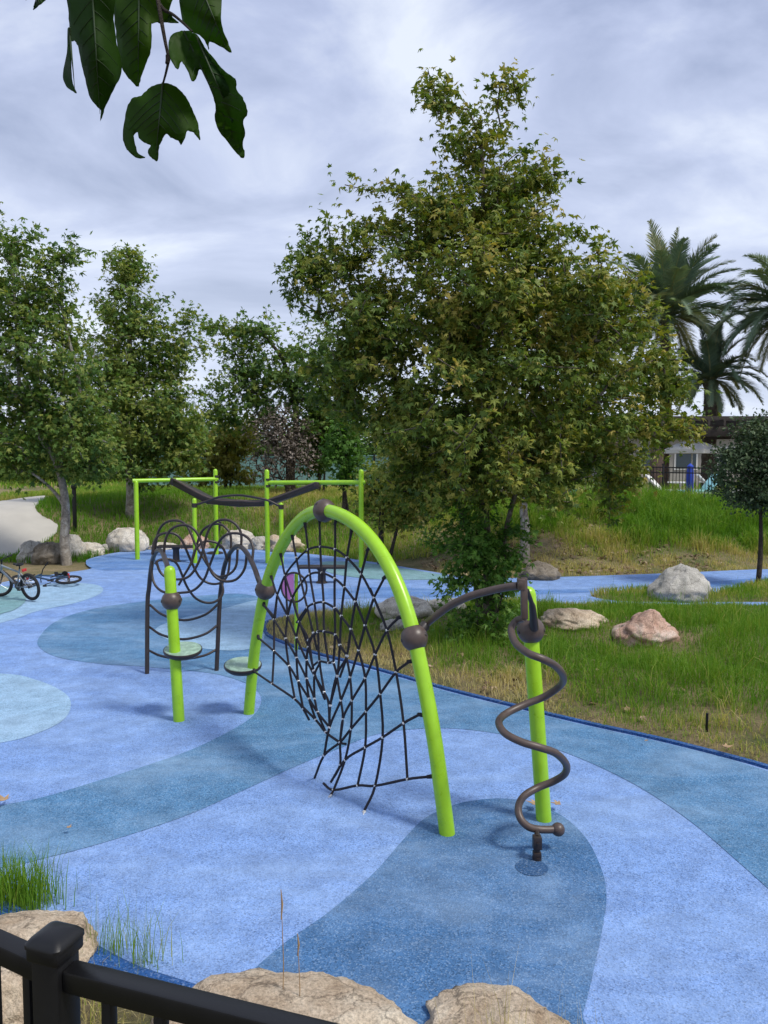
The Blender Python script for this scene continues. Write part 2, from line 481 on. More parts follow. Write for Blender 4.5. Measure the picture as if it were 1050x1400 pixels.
# ------------------------------------------------------------------ the ground: outlines of the rubber play surface
OUTER = [(-250, 1120), (-120, 1170), (0, 1243), (60, 1275), (110, 1300), (170, 1332), (260, 1362), (400, 1405), (620, 1470), (850, 1500), (1100, 1480), (1350, 1350),
         (1560, 1220), (1700, 1110), (1500, 1000), (1420, 900), (1300, 800), (1180, 781), (1060, 778), (950, 782), (850, 786), (710, 790), (640, 789),
         (600, 783), (540, 773), (480, 764), (430, 758), (350, 751), (250, 750), (190, 752), (150, 757), (118, 766), (125, 777), (80, 784), (45, 790), (0, 797), (-120, 830), (-300, 900), (-360, 1000)]
ISLAND = [(362, 857), (368, 850), (390, 845), (433, 839), (483, 835), (520, 832), (600, 826), (700, 822), (770, 827), (850, 828), (950, 829), (1060, 830), (1250, 838), (1390, 900),
          (1380, 1010), (1250, 1095), (1120, 1072), (1060, 1053), (1000, 1036), (900, 1011), (800, 989), (700, 965), (620, 945), (560, 928), (500, 911), (430, 893), (385, 878), (366, 868)]
ISLET = [(808, 814), (850, 809), (900, 808), (960, 814), (1000, 807), (1060, 795), (1180, 796), (1210, 812), (1100, 822), (1000, 823), (900, 823), (840, 821)]
def world_poly(P, n=8):
    return [gp(x, y, 0) for x, y in px_curve(P, n, True)]
outer_w = world_poly(OUTER, 8)
island_w = world_poly(ISLAND, 8)
islet_w = world_poly(ISLET, 8)

def inside(poly, X, Y):
    P = np.array([(p[0], p[1]) for p in poly])
    c = np.zeros(X.shape, bool)
    x0, y0 = P[-1]
    for x1, y1 in P:
        k = ((y1 > Y) != (y0 > Y)) & (X < (x0 - x1) * (Y - y1) / (y0 - y1 + 1e-12) + x1)
        c ^= k
        x0, y0 = x1, y1
    return c
def dist_poly(poly, X, Y):
    P = np.array([(p[0], p[1]) for p in poly])
    best = np.full(X.shape, 1e9)
    A, B = P, np.roll(P, -1, 0)
    for (ax, ay), (bx, by) in zip(A, B):
        ex, ey = bx - ax, by - ay
        t = np.clip(((X - ax) * ex + (Y - ay) * ey) / (ex * ex + ey * ey + 1e-12), 0, 1)
        best = np.minimum(best, (X - ax - t * ex) ** 2 + (Y - ay - t * ey) ** 2)
    return np.sqrt(best)
def bumps(X, Y):
    return (np.sin(X * .9 + 1.3 * np.sin(Y * .7)) + np.sin(Y * 1.1 + X * .4 + 2) + .5 * np.sin(X * 2.3 - Y * 1.9)) * .5
def terrain(X, Y):
    X = np.asarray(X, float); Y = np.asarray(Y, float)
    sh = X.shape
    X = X.ravel(); Y = Y.ravel()
    ino = inside(outer_w, X, Y); d = dist_poly(outer_w, X, Y)
    do = np.where(ino, 0, d)
    gate = np.where(X > -3, smooth(15.5, 19.5, Y), smooth(22.5, 27, Y - .25 * np.minimum(X + 10, 0)))
    far = 1.35 * smooth(0, 6.0, do) * gate
    far += .42 * np.exp(-((X - 7.6) / 2.6) ** 2 - ((Y - 23.6) / 1.9) ** 2) + .25 * np.exp(-((X + 8.0) / 4.5) ** 2 - ((Y - 33) / 3.5) ** 2)
    near = 1.35 * smooth(0, 2.9, do) * smooth(6.0, 3.4, Y)
    z = -.045 + far + near + bumps(X, Y) * .05 * smooth(.3, 3, do)
    z += .22 * smooth(60, 200, Y) * 0
    for P, hgt in ((island_w, .10), (islet_w, .06)):
        ins = inside(P, X, Y)
        dd = dist_poly(P, X, Y)
        z = np.where(ins, .0 + .055 * smooth(0, .12, dd) + (hgt + .08 * bumps(X * 1.6, Y * 1.6)) * smooth(.2, 2.2, dd), z)
    return z.reshape(sh)
def tz(x, y):
    return float(terrain(np.array([x]), np.array([y]))[0])
def on(px, d, sink=0.0):
    """the point of the ground under image column px at depth d"""
    xx = (px - 525) / F * d
    return Vector((xx, d, tz(xx, d) - sink))
def hit(px, py):
    r = ray(px, py)
    ds = np.concatenate([np.linspace(2, 60, 600), np.linspace(60.3, 200, 200)])
    zz = terrain(r.x * ds, ds)
    k = np.nonzero(H + r.z * ds <= np.maximum(zz, -.0))[0]
    d = ds[k[0]] if len(k) else 200.
    return Vector((r.x * d, d, float(max(zz[k[0]], 0) if len(k) else 0)))

def axis(lo, hi, flo, fhi, fine, grow):
    a = list(np.arange(flo, fhi + 1e-6, fine))
    st = fine; v = flo; left = []
    while v > lo:
        st *= grow; v -= st; left.append(v)
    st = fine; v = fhi; right = []
    while v < hi:
        st *= grow; v += st; right.append(v)
    return np.array(left[::-1] + a + right)
gx = axis(-900, 900, -15, 16, .17, 1.16)
gy = axis(-25, 1400, -1, 33, .17, 1.14)
GX, GY = np.meshgrid(gx, gy)
GZ = terrain(GX, GY)
nx, ny = len(gx), len(gy)
I = np.arange(nx * ny).reshape(ny, nx)
Q = np.stack([I[:-1, :-1], I[:-1, 1:], I[1:, 1:], I[1:, :-1]], -1).reshape(-1, 4)
struct('ground', mesh_np('ground', np.stack([GX, GY, GZ], -1).reshape(-1, 3), Q, np.arange(len(Q)) * 4, M['soil']))

def sheet(name, polys, z, mat):
    polys3 = [[Vector((p[0], p[1], 0)) for p in P] for P in polys]
    tri = tessellate_polygon(polys3)
    V = [(p.x, p.y, z) for P in polys3 for p in P]
    fl = []
    for a, b, c in tri:
        n = (Vector(V[b]) - Vector(V[a])).cross(Vector(V[c]) - Vector(V[a])).z
        fl.append((a, b, c) if n > 0 else (a, c, b))
    me = mesh_np(name, V, np.array(fl), np.arange(len(fl)) * 3, mat, False)
    return struct(name, me)
PERI = (.185, .312, .610)
TEAL = (.082, .205, .375)
SKYB = (.27, .43, .60)
MIDB = (.10, .22, .50)
DEEP = (.060, .155, .325)
GREENB = (.17, .33, .36)
M['r_peri'] = rubber('periwinkle rubber', PERI, .22)
M['r_teal'] = rubber('teal blue rubber', TEAL, .26)
M['r_sky'] = rubber('pale sky rubber', SKYB, .2)
M['r_mid'] = rubber('mid blue rubber', MIDB, .25)
M['r_deep'] = rubber('deep blue rubber', DEEP, .26)
M['r_green'] = rubber('grey green rubber', GREENB, .2)
M['r_ring'] = rubber('dark blue ring rubber', (.028, .090, .215), .05)  # darker tone for the disc around the spiral base
M['r_edge'] = rubber('dark blue edging', (.018, .085, .27), .03)
sheet('rubber_surface', [outer_w, island_w, islet_w], 0.0, M['r_peri'])
PATCHES = [
    ('r_teal', [(-250, 1130), (-100, 1122), (0, 1102), (60, 1090), (140, 1066), (200, 1047), (260, 1026), (310, 1002), (345, 980), (357, 960), (352, 945), (335, 934), (290, 921), (200, 912),
                (140, 908), (80, 899), (53, 884), (56, 868), (80, 848), (130, 832), (200, 822), (270, 815), (330, 812), (362, 822), (362, 840), (358, 857), (364, 869), (385, 881), (430, 896), (500, 914),
                (560, 931), (620, 948), (700, 968), (800, 992), (900, 1014), (1000, 1039), (1060, 1057), (1250, 1102), (1420, 1010), (1480, 1100), (1300, 1340), (1180, 1300), (1090, 1250), (1050, 1215),
                (1005, 1175), (950, 1128), (880, 1080), (800, 1040), (720, 1012), (650, 999), (590, 996), (520, 1003), (460, 1025), (400, 1050), (330, 1082), (250, 1117), (150, 1150), (60, 1174), (0, 1187), (-120, 1200)]),
    ('r_sky', [(212, 862), (240, 848), (300, 834), (345, 822), (366, 822), (360, 845), (362, 868), (352, 884), (320, 890), (270, 886), (232, 876)]),
    ('r_sky', [(-200, 900), (0, 852), (50, 836), (105, 824), (138, 811), (136, 801), (105, 797), (70, 798), (30, 804), (-60, 826)]),
    ('r_sky', [(-150, 920), (0, 921), (50, 930), (86, 946), (97, 963), (86, 985), (50, 1003), (0, 1016), (-150, 1040)]),
    ('r_deep', [(598, 1110), (640, 1096), (700, 1093), (760, 1111), (800, 1145), (822, 1188), (829, 1222), (825, 1262), (812, 1325), (797, 1385), (770, 1440), (300, 1440), (280, 1390), (325, 1346), (385, 1293),
                (450, 1247), (510, 1195), (550, 1150), (575, 1124)]),
    ('r_mid', [(118, 768), (150, 760), (200, 756), (300, 754), (400, 758), (440, 766), (400, 776), (300, 779), (200, 779), (135, 779)]),
    ('r_green', [(440, 769), (490, 769), (540, 776), (597, 785), (612, 791), (560, 793), (500, 791), (450, 783)]),
    ('r_mid', [(420, 806), (520, 803), (620, 806), (760, 806), (900, 800), (1050, 790), (1200, 788), (1200, 793), (1050, 797), (930, 805), (800, 810), (700, 814), (600, 816), (500, 818), (430, 818)]),
]
LEVEL = [1, 2, 1, 1, 1, 1, 2, 1]
for k, (mn, P) in enumerate(PATCHES):
    sheet('rubber_patch', [world_poly(P, 10)], .004 * LEVEL[k], M[mn])
# the flush dark ring at the spring base
c0 = gp(727, 1187)
sheet('rubber_patch', [[c0 + Vector((.115 * math.cos(a), .115 * math.sin(a), 0)) for a in np.linspace(0, 2 * math.pi, 40)[:-1]]], .008, M['r_ring'])
def edging(poly, w, z, inward, a=0.0, b=1.0):
    m = len(poly); i0, i1 = int(a * m), int(b * m)
    V, Fq = [], []
    seq = list(range(i0, i1 + 1))
    for i in seq:
        p = poly[i % m]; t = (poly[(i + 1) % m] - poly[(i - 1) % m]); t.z = 0; t.normalize()
        nrm = Vector((-t.y, t.x, 0)) * (1 if inward else -1)
        V += [(p - nrm * w * .5) + Vector((0, 0, z)), (p - nrm * w * .3) + Vector((0, 0, z + .022)), (p + nrm * w * .5) + Vector((0, 0, z + .022)), (p + nrm * w * .55) + Vector((0, 0, z - .05))]
    for k in range(len(seq) - 1):
        for j in range(3):
            Fq.append([k * 4 + j, k * 4 + j + 1, (k + 1) * 4 + j + 1, (k + 1) * 4 + j])
    me = mesh_np('rubber_edging', [tuple(v) for v in V], np.array(Fq), np.arange(len(Fq)) * 4, M['r_edge'], False)
    return struct('rubber_edging', me)
edging(island_w, .075, .006, True)
edging(outer_w, .17, .008, False, 0, .36)

# concrete path and apron, draped over the ground
def drape(name, P, mat, lift=.012, n=6, step=.5):
    W2 = [hit(x, y) for x, y in px_curve(P, n, True)]
    xs = [p.x for p in W2]; ys = [p.y for p in W2]
    nxx = int((max(xs) - min(xs)) / step) + 2; nyy = int((max(ys) - min(ys)) / step) + 2
    bm = bmesh.new()
    vs = [bm.verts.new((p.x, p.y, 0)) for p in W2]
    es = [bm.edges.new((vs[i], vs[(i + 1) % len(vs)])) for i in range(len(vs))]
    bmesh.ops.triangle_fill(bm, use_beauty=True, edges=es)
    for k in range(1, nxx):
        bmesh.ops.bisect_plane(bm, geom=list(bm.verts) + list(bm.edges) + list(bm.faces), plane_co=(min(xs) + k * step, 0, 0), plane_no=(1, 0, 0))
    for k in range(1, nyy):
        bmesh.ops.bisect_plane(bm, geom=list(bm.verts) + list(bm.edges) + list(bm.faces), plane_co=(0, min(ys) + k * step, 0), plane_no=(0, 1, 0))
    co = np.array([v.co[:] for v in bm.verts])
    zz = np.maximum(terrain(co[:, 0], co[:, 1]), 0.0) + lift
    for v, q in zip(bm.verts, zz): v.co.z = q
    bmesh.ops.recalc_face_normals(bm, faces=bm.faces)
    for f in bm.faces:
        if f.normal.z < 0: f.normal_flip()
    me = bpy.data.meshes.new(name); bm.to_mesh(me); bm.free(); me.materials.append(mat)
    return struct(name, me)
drape('path', [(-160, 700), (-60, 692), (0, 686), (45, 680), (68, 679), (58, 687), (48, 695), (58, 707), (78, 719), (76, 731), (58, 745), (30, 757), (-20, 768), (-160, 790)], M['concrete'], .03)
drape('rubber_patch', [(-260, 900), (-120, 868), (-20, 846), (22, 834), (36, 818), (22, 806), (-10, 802), (-120, 806), (-260, 830)], M['r_green'], .014)

# ------------------------------------------------------------------ grass
def blades(name, X, Y, Z, hgt, wid, tint, lean=.45, mat='grass', as_thing=None):
    n = len(X)
    ang = RNG.uniform(0, 2 * np.pi, n)
    la = RNG.uniform(0, 2 * np.pi, n); lm = np.abs(RNG.normal(0, lean, n)) * hgt
    wx, wy = np.cos(ang) * wid * .5, np.sin(ang) * wid * .5
    ox, oy = np.cos(la) * lm, np.sin(la) * lm
    V = np.zeros((n, 5, 3))
    V[:, 0] = np.stack([X - wx, Y - wy, Z - .01], -1); V[:, 1] = np.stack([X + wx, Y + wy, Z - .01], -1)
    V[:, 2] = np.stack([X + wx * .8 + ox * .35, Y + wy * .8 + oy * .35, Z + hgt * .6], -1)
    V[:, 3] = np.stack([X - wx * .8 + ox * .35, Y - wy * .8 + oy * .35, Z + hgt * .6], -1)
    V[:, 4] = np.stack([X + ox, Y + oy, Z + hgt * np.clip(1 - .35 * (lm / hgt) ** 2, .4, 1)], -1)
    b = (np.arange(n) * 5)[:, None]
    loops = np.concatenate([b + np.array([[0, 1, 2, 3]]), b + np.array([[3, 2, 4]])], 1).ravel()
    starts = np.stack([np.arange(n) * 7, np.arange(n) * 7 + 4], -1).ravel()
    me = mesh_np(name, V.reshape(-1, 3), loops, starts, M[mat], False, np.repeat(np.clip(tint, 0, 1), 2))
    o = link(name, me)
    return o
def scatter(n, x0, x1, y0, y1, clump=.6):
    X = RNG.uniform(x0, x1, n); Y = RNG.uniform(y0, y1, n)
    k = RNG.integers(0, n, int(n * clump)); m = int(n * clump)
    X[:m] = X[k] + RNG.normal(0, .07, m); Y[:m] = Y[k] + RNG.normal(0, .07, m)
    return X, Y
def vnoise(X, Y, s, seed=0):
    return np.array([mnoise.noise(Vector((a * s + seed, b * s, seed * .37))) for a, b in zip(X, Y)])

# island lawn: dry at the edge nearest the play surface, green inside
X, Y = scatter(120000, -2.6, 9.6, 7.0, 16.2)
k = inside(island_w, X, Y); X, Y = X[k], Y[k]
dE = dist_poly(island_w, X, Y)
q = vnoise(X, Y, .9, 3); q2 = vnoise(X, Y, 2.6, 9)
dry = smooth(1.0, .1, dE + q * .7) * .50 + .12 + q2 * .22 + smooth(3.0, -.6, X + q * 1.5) * smooth(1.9, .5, dE) * .42
t_ = np.clip(dry + .06 + RNG.normal(0, .18, len(X)), 0, 1)
h_ = (.045 + .11 * smooth(0, 1.0, dE) + .10 * smooth(0, .5, q2) * smooth(.3, 1.2, dE)) * RNG.uniform(.5, 1.45, len(X)) * (1 + .6 * q2) * np.where(RNG.uniform(0, 1, len(X)) < .06, 1.8, 1.0)
keep = RNG.uniform(0, 1, len(X)) < np.clip(.75 + q2 * .8 + .3 * smooth(.4, 1.5, dE), .2, 1)
for px_, d_, rr in ((554, 13.1, .75), (613, 13.6, .65), (538, 12.3, .4), (787, 12.5, .75), (886, 11.6, .7)):
    h_ = h_ * np.where(np.hypot(X - (px_ - 525) / F * d_, (Y - d_ + .3) * .8) < rr, .45, 1.0)
X, Y, t_, h_ = X[keep], Y[keep], t_[keep], np.maximum(h_[keep], .02)
tag(blades('grass', X, Y, terrain(X, Y), h_, .008 * np.ones(len(X)), t_, .75), 'green and straw coloured grass on the island beside the play surface', 'grass', kind='stuff')
# islet
X, Y = scatter(14000, 4.3, 11, 15.6, 18.5)
k = inside(islet_w, X, Y); X, Y = X[k], Y[k]
t_ = np.clip(.42 + vnoise(X, Y, 1.5, 5) * .5 + RNG.normal(0, .15, len(X)), 0, 1)
tag(blades('grass', X, Y, terrain(X, Y), RNG.uniform(.05, .2, len(X)), .012 * np.ones(len(X)), t_, .5), 'grass strip around the big whitish boulder', 'grass', kind='stuff')
# right mound: long green grass on the right, bare soil in the middle
X, Y = scatter(95000, 1.5, 14.5, 18.4, 27)
k = (~inside(outer_w, X, Y)); X, Y = X[k], Y[k]
dE = dist_poly(outer_w, X, Y); q = vnoise(X, Y, .55, 21); q2 = vnoise(X, Y, 1.7, 25)
green = np.clip(smooth(5.0, 7.0, X + q * 1.5) * smooth(.9, 2.4, dE + q) + smooth(2.4, 4, dE + q * 1.5) * .75, 0, 1)
keep = RNG.uniform(0, 1, len(X)) < np.clip(.30 + green * .9 + q2 * .7, .08, 1)
X, Y, green, q2, dE = X[keep], Y[keep], green[keep], q2[keep], dE[keep]
t_ = np.clip(.72 - green * .52 + q2 * .3 + RNG.normal(0, .12, len(X)), 0, 1)
h_ = (.09 + .36 * green) * RNG.uniform(.4, 1.4, len(X)) * np.clip(1 + 1.1 * q2, .4, 1.8)
tag(blades('grass', X, Y, terrain(X, Y), h_, .014 + .006 * green, t_, .6), 'long green grass over the mound below the pool fence', 'grass', kind='stuff')
# left mound and meadow
X, Y = scatter(110000, -17, 1.6, 22, 46, .4)
k = (~inside(outer_w, X, Y)); X, Y = X[k], Y[k]
path_w = [hit(x, y) for x, y in px_curve([(-160, 700), (-60, 692), (0, 686), (45, 680), (68, 679), (58, 687), (48, 695), (58, 707), (78, 719), (76, 731), (58, 745), (30, 757), (-20, 768), (-160, 790)], 6, True)]
k = (~inside(path_w, X, Y)); X, Y = X[k], Y[k]
q = vnoise(X, Y, .30, 31); q2 = vnoise(X, Y, 1.2, 35)
dE = dist_poly(outer_w, X, Y)
t_ = np.clip(.10 + q * .30 + q2 * .2 + .36 * smooth(-6.0, -3.5, X + q * 2) + .28 * smooth(5, 8, dE + q) + RNG.normal(0, .11, len(X)), 0, 1)
h_ = RNG.uniform(.08, .30, len(X)) * (1 + .5 * q2)
tag(blades('grass', X, Y, terrain(X, Y), np.maximum(h_, .04), .022 * np.ones(len(X)), t_, .6), 'meadow grass over the mound behind the boulders', 'grass', kind='stuff')
# far meadow
X, Y = scatter(40000, -55, 40, 44, 110, .2)
t_ = np.clip(.38 + RNG.normal(0, .18, len(X)), 0, 1)
tag(blades('grass', X, Y, terrain(X, Y), RNG.uniform(.2, .5, len(X)), .07 * np.ones(len(X)), t_, .5), 'meadow grass far beyond the mounds', 'grass', kind='stuff')
# near bank under the railing
X, Y = scatter(26000, -3.4, 3.4, .5, 4.6)
k = (~inside(outer_w, X, Y)); X, Y = X[k], Y[k]
q = vnoise(X, Y, 1.6, 41)
keep = RNG.uniform(0, 1, len(X)) < np.clip(.30 + q * 1.1, .05, 1); X, Y = X[keep], Y[keep]
t_ = np.clip(.80 + RNG.normal(0, .15, len(X)), 0, 1)
tag(blades('grass', X, Y, terrain(X, Y), RNG.uniform(.04, .16, len(X)), .004 * np.ones(len(X)), t_, .8), 'straw dry grass on the bank below the black railing', 'grass', kind='stuff')

def tuft(name, label, px, d, n, spread, h0, h1, tint, wid=.005, lean=.35, cat='grass clump', group=None):
    c = on(px, d)
    X = c.x + RNG.normal(0, spread, n); Y = c.y + RNG.normal(0, spread * .6, n)
    Z = terrain(X, Y)
    me_o = blades(name, X - c.x, Y - c.y, Z - c.z, RNG.uniform(h0, h1, n), np.full(n, wid), np.clip(tint + RNG.normal(0, .12, n), 0, 1), lean)
    me_o.location = c
    return tag(me_o, label, cat, group)
tuft('grass_clump', 'thick bright green grass clump at the left edge above the tan boulder', 8, 4.85, 520, .13, .18, .46, .26, .006, .25)
tuft('grass_clump', 'thin upright grass clump just right of the black post cap', 130, 4.35, 60, .06, .15, .44, .38, .004, .22)
tuft('grass_clump', 'sparse feathery grass clump beside the dark blue surface edge', 185, 4.25, 60, .07, .15, .48, .42, .004, .28)
for px, d, h, lab in ((379, 3.75, .78, 'tall single dry stalk rising in front of the long tan boulder'), (402, 3.7, .58, 'shorter dry stalk beside the tall one by the long boulder')):
    c = on(px, d)
    m = MB().tube([c, c + Vector((.01, 0, h * .5)), c + Vector((.0, 0, h))], [.0035, .0028, .0012], 6)
    m.tube([c + Vector((.0, 0, h * .8)), c + Vector((.006, 0, h * .9)), c + Vector((.0, 0, h))], [.003, .006, .002], 6)
    solo('dry_stalk', m, M['dryleaf'], lab, 'stalk', c, 'dry stalks over the boulders')
tuft('grass_clump', 'wispy straw grass clump in front of the rounded near boulder', 690, 3.45, 42, .10, .25, .62, .9, .003, .35)
tuft('grass_clump', 'thin straw grass clump right of the rounded near boulder', 790, 3.5, 40, .12, .15, .45, .88, .003, .4)

# ------------------------------------------------------------------ boulders
def boulder(label, c, size, rot, mat, seed, rough=.22, facet=.5, peak=0.0, cat='boulder', group='boulders around the playground'):
    bm = bmesh.new()
    bmesh.ops.create_icosphere(bm, subdivisions=5, radius=1)
    rnd = random.Random(seed)
    planes = [(Vector((rnd.gauss(0, 1), rnd.gauss(0, 1), rnd.gauss(.25, .8))).normalized(), rnd.uniform(.68, .95)) for _ in range(11)]
    for v in bm.verts:
        p = v.co.normalized()
        r = 1.0
        for nrm, dd in planes:
            c_ = p.dot(nrm)
            if c_ > .05:
                r = min(r, (dd / c_) * facet + r * (1 - facet) if dd / c_ < r else r)
        nz = mnoise.fractal(p * 1.4 + Vector((seed * 3.1, seed, 0)), 1.0, 2.1, 5) * rough
        nz += mnoise.fractal(p * 6 + Vector((seed, 0, seed)), .8, 2.2, 5) * rough * .20
        nz += (abs(mnoise.fractal(p * 2.6 + Vector((0, seed * 1.7, 4)), 1.0, 2.0, 3)) - .2) * rough * .35
        v.co = p * (r + nz)
        if peak: v.co.x *= 1 - peak * max(0, v.co.z); v.co.y *= 1 - peak * max(0, v.co.z)
        if peak: v.co.x += .12 * v.co.z
    mat4 = Matrix.Rotation(rot, 4, 'Z') @ Matrix.Diagonal((size[0], size[1], size[2], 1))
    bm.transform(mat4)
    me = bpy.data.meshes.new('boulder'); bm.to_mesh(me); bm.free()
    me.polygons.foreach_set('use_smooth', np.ones(len(me.polygons), bool))
    me.materials.append(mat)
    o = link('boulder', me); o.location = c
    return tag(o, label, cat, group)
def rock(label, x0, x1, top, base, d, mat, seed, depth=None, rot=0.0, rough=.2, facet=.5, peak=0.0):
    """a boulder spanning image columns x0..x1, from the ground to image row top, standing at depth d"""
    w = (x1 - x0) * d / F
    c = on((x0 + x1) / 2, d)
    zt = pt(0, top, d).z
    hgt = max(zt - c.z, .12)
    rz = hgt * .72
    c = Vector((c.x, c.y, zt - rz))
    o = boulder(label, c, (w * .53, (depth or w * .42), rz * 1.03), rot, mat, seed, rough, facet, peak)
    o.location.z += zt - (c.z + max(v.co.z for v in o.data.vertices))
rock('wide tan boulder lying behind the black railing at the bottom', 205, 565, 1356, 1420, 3.72, M['tan_stone'], 3, .42, .05, .15, .6)
rock('rounded tan boulder with a pale hollow at the bottom centre edge', 575, 800, 1380, 1420, 3.66, M['tan_stone'], 5, .36, -.1, .2, .45)
rock('tan boulder at the left edge behind the railing post', -90, 108, 1266, 1330, 4.32, M['tan_stone'], 8, .42, .2, .14)
rock('tan boulder low down behind the left railing pickets', -120, 60, 1318, 1400, 3.55, M['tan_stone'], 9, .3, .2, .14)
rock('flat topped grey brown boulder at the far edge of the blue path', 707, 770, 767, 790, 18.95, M['dark_stone'], 13, .5, 0, .16, .6)
rock('big pointed whitish boulder standing beside the blue path', 892, 973, 771, 821, 16.1, M['grey_stone'], 17, .55, .3, .2, .8, .5)
rock('low tan pink boulder in the island grass right of the spiral climber', 742, 832, 831, 868, 12.7, M['tan_stone'], 23, .42, -.15, .2, .25)
rock('pink and white boulder with an angular top in the island grass', 843, 930, 831, 882, 11.75, M['pink_stone'], 29, .45, .35, .24, .5, .2)
rock('rounded cream boulder behind the right leg of the arch', 518, 590, 815, 852, 13.3, M['white_stone'], 31, .4, 0, .15)
rock('small cream boulder beside the leafy shrub behind the arch', 585, 642, 818, 848, 13.8, M['white_stone'], 37, .32, 0, .15)
rock('small pale stone low in the grass under the arch ball joint', 520, 556, 846, 866, 12.5, M['grey_stone'], 41, .18, 0, .15)
rock('grey boulder at the left beside the path', 22, 62, 738, 770, 22.6, M['grey_stone'], 43, .5, 0, .2)
rock('brown grey boulder just left of the sycamore trunk', 42, 88, 741, 772, 22.1, M['dark_stone'], 47, .5, 0, .2)
rock('cream boulder right behind the sycamore trunk', 78, 114, 730, 760, 23.2, M['white_stone'], 53, .5, 0, .2)
rock('low cream boulder between the trunk and the big round boulder', 98, 140, 741, 759, 23.8, M['white_stone'], 59, .45, 0, .2)
rock('smallest pale boulder in the row by the mound', 132, 151, 743, 755, 24.6, M['grey_stone'], 61, .25, 0, .2)
rock('big round cream boulder behind the leftmost lime post', 146, 202, 721, 753, 24.9, M['white_stone'], 67, .6, 0, .14)
rock('low cream stone left of the pink boulder on the far edge', 198, 248, 741, 754, 25.3, M['white_stone'], 71, .4, 0, .18)
rock('pinkish boulder seen through the loop climber', 246, 284, 728, 753, 25.5, M['pink_stone'], 73, .5, 0, .2)
rock('cream boulder behind the tall lime post', 305, 352, 723, 753, 25.5, M['white_stone'], 79, .55, 0, .2)
rock('grey white boulder at the right end of the far row', 340, 367, 733, 754, 25.3, M['grey_stone'], 83, .4, 0, .2)
rock('tan boulder half hidden behind the left leg of the arch', 366, 412, 730, 755, 24.8, M['tan_stone'], 89, .5, 0, .2)

# ------------------------------------------------------------------ the climbing structure
PR = .062
Rf, Lf = gp(612, 1140), gp(340, 975)
AD = (Lf - Rf); SPAN = AD.length; AD.normalize()
AN = Vector((-AD.y, AD.x, 0)); AN = AN if AN.y < 0 else -AN
def arch_pt(px, py):
    r = ray(px, py); o = Vector((0, 0, H))
    t = (Rf - o).dot(AN) / r.dot(AN)
    return o + r * t
arch_px = [(612, 1140), (605, 1090), (597, 1030), (587, 970), (575, 910), (565, 865), (551, 818), (533, 776), (511, 741), (487, 716), (462, 702), (440, 697), (419, 704), (401, 721), (385, 746), (371, 778), (361, 812), (354, 850), (348, 890), (344, 930), (340, 975)]
arch_c = catmull([arch_pt(*p) for p in arch_px], 6)
arch_c[0].z = -.03; arch_c[-1].z = -.03
# keep the curve smooth
for _ in range(10):
    a2 = [arch_c[0]] + [(arch_c[i - 1] + arch_c[i] * 2 + arch_c[i + 1]) / 4 for i in range(1, len(arch_c) - 1)] + [arch_c[-1]]
    arch_c = a2
CL = thing('climbing_structure', 'lime green arch climber with black rope net, loop ladder and brown spiral', 'climber', (Rf + Lf) / 2)
part('arch', MB().tube(arch_c, PR, 20), M['lime'], CL, 60)
def on_arch(px, py):
    t = arch_pt(px, py)
    return min(arch_c, key=lambda q: (q - t).length)
def arch_dir(p):
    i = min(range(len(arch_c)), key=lambda k: (arch_c[k] - p).length)
    return (arch_c[min(i + 1, len(arch_c) - 1)] - arch_c[max(i - 1, 0)]).normalized()
def ball_joint(c, axis, r=.111):
    axis = Vector(axis).normalized()
    m = MB().ball(c, r, 28, 1.0, axis)
    j = part('ball_joint', m, M['brown'], CL, 60)
    # split line and bolt recesses
    side = axis.cross(Vector((0, 1, 0.3))).normalized()
    for s in (-1, 1):
        for e in (-1, 1):
            dvec = (side * s * .92 + axis * .0 + axis.cross(side) * e * .38).normalized()
            part('bolt', MB().lathe(c + dvec * (r - .006), [(.014, 0), (.017, .006), (.012, .010), (.003, .010)], dvec, 12), M['dark'], j)
    return j
ball_joint(on_arch(567, 868), arch_dir(on_arch(567, 868)))
ball_joint(on_arch(361, 808), arch_dir(on_arch(361, 808)))
ball_joint(on_arch(442, 697), arch_dir(on_arch(442, 697)))
# leaning posts
P1f = gp(245, 985); P1t = pt(232, 781, P1f.y + .02)
part('post', MB().tube([P1f - Vector((0, 0, .03)), P1f.lerp(P1t, .5), P1t], PR, 20, round_cap=True), M['lime'], CL, 60)
pd1 = (P1t - P1f).normalized()
B1 = P1f.lerp(P1t, .805); ball_joint(B1, pd1)
P2f = gp(744, 1121); P2t = pt(722, 812, P2f.y + .02)
part('post', MB().tube([P2f - Vector((0, 0, .03)), P2f.lerp(P2t, .5), P2t], PR, 20, round_cap=True), M['lime'], CL, 60)
pd2 = (P2t - P2f).normalized()
zb2 = pt(723, 862, P2f.y).z
B2 = P2f.lerp(P2t, zb2 / P2t.z); ball_joint(B2, pd2)
# stepping discs
def step_disc(c, r=.215, tilt=(0.03, -.15, .985)):
    tilt = Vector(tilt).normalized()
    prof = [(.05, -.085), (r * .45, -.080), (r * .80, -.052), (r * .97, -.020), (r, .0), (r, .012), (r * .985, .019)]
    o = part('step_disc', MB().lathe(c, prof, tilt, 40), M['dark'], CL, 35)
    top = MB().lathe(c + tilt * .0185, [(r * .95, 0), (r * .93, .006), (r * .6, .008), (.02, .008)], tilt, 40)
    part('tread', top, M['disc'], o, 30)
p = P1f.lerp(P1t, .47)
step_disc(pt(250, 889, P1f.y + .10))
step_disc(pt(332, 910, Lf.y - .02))
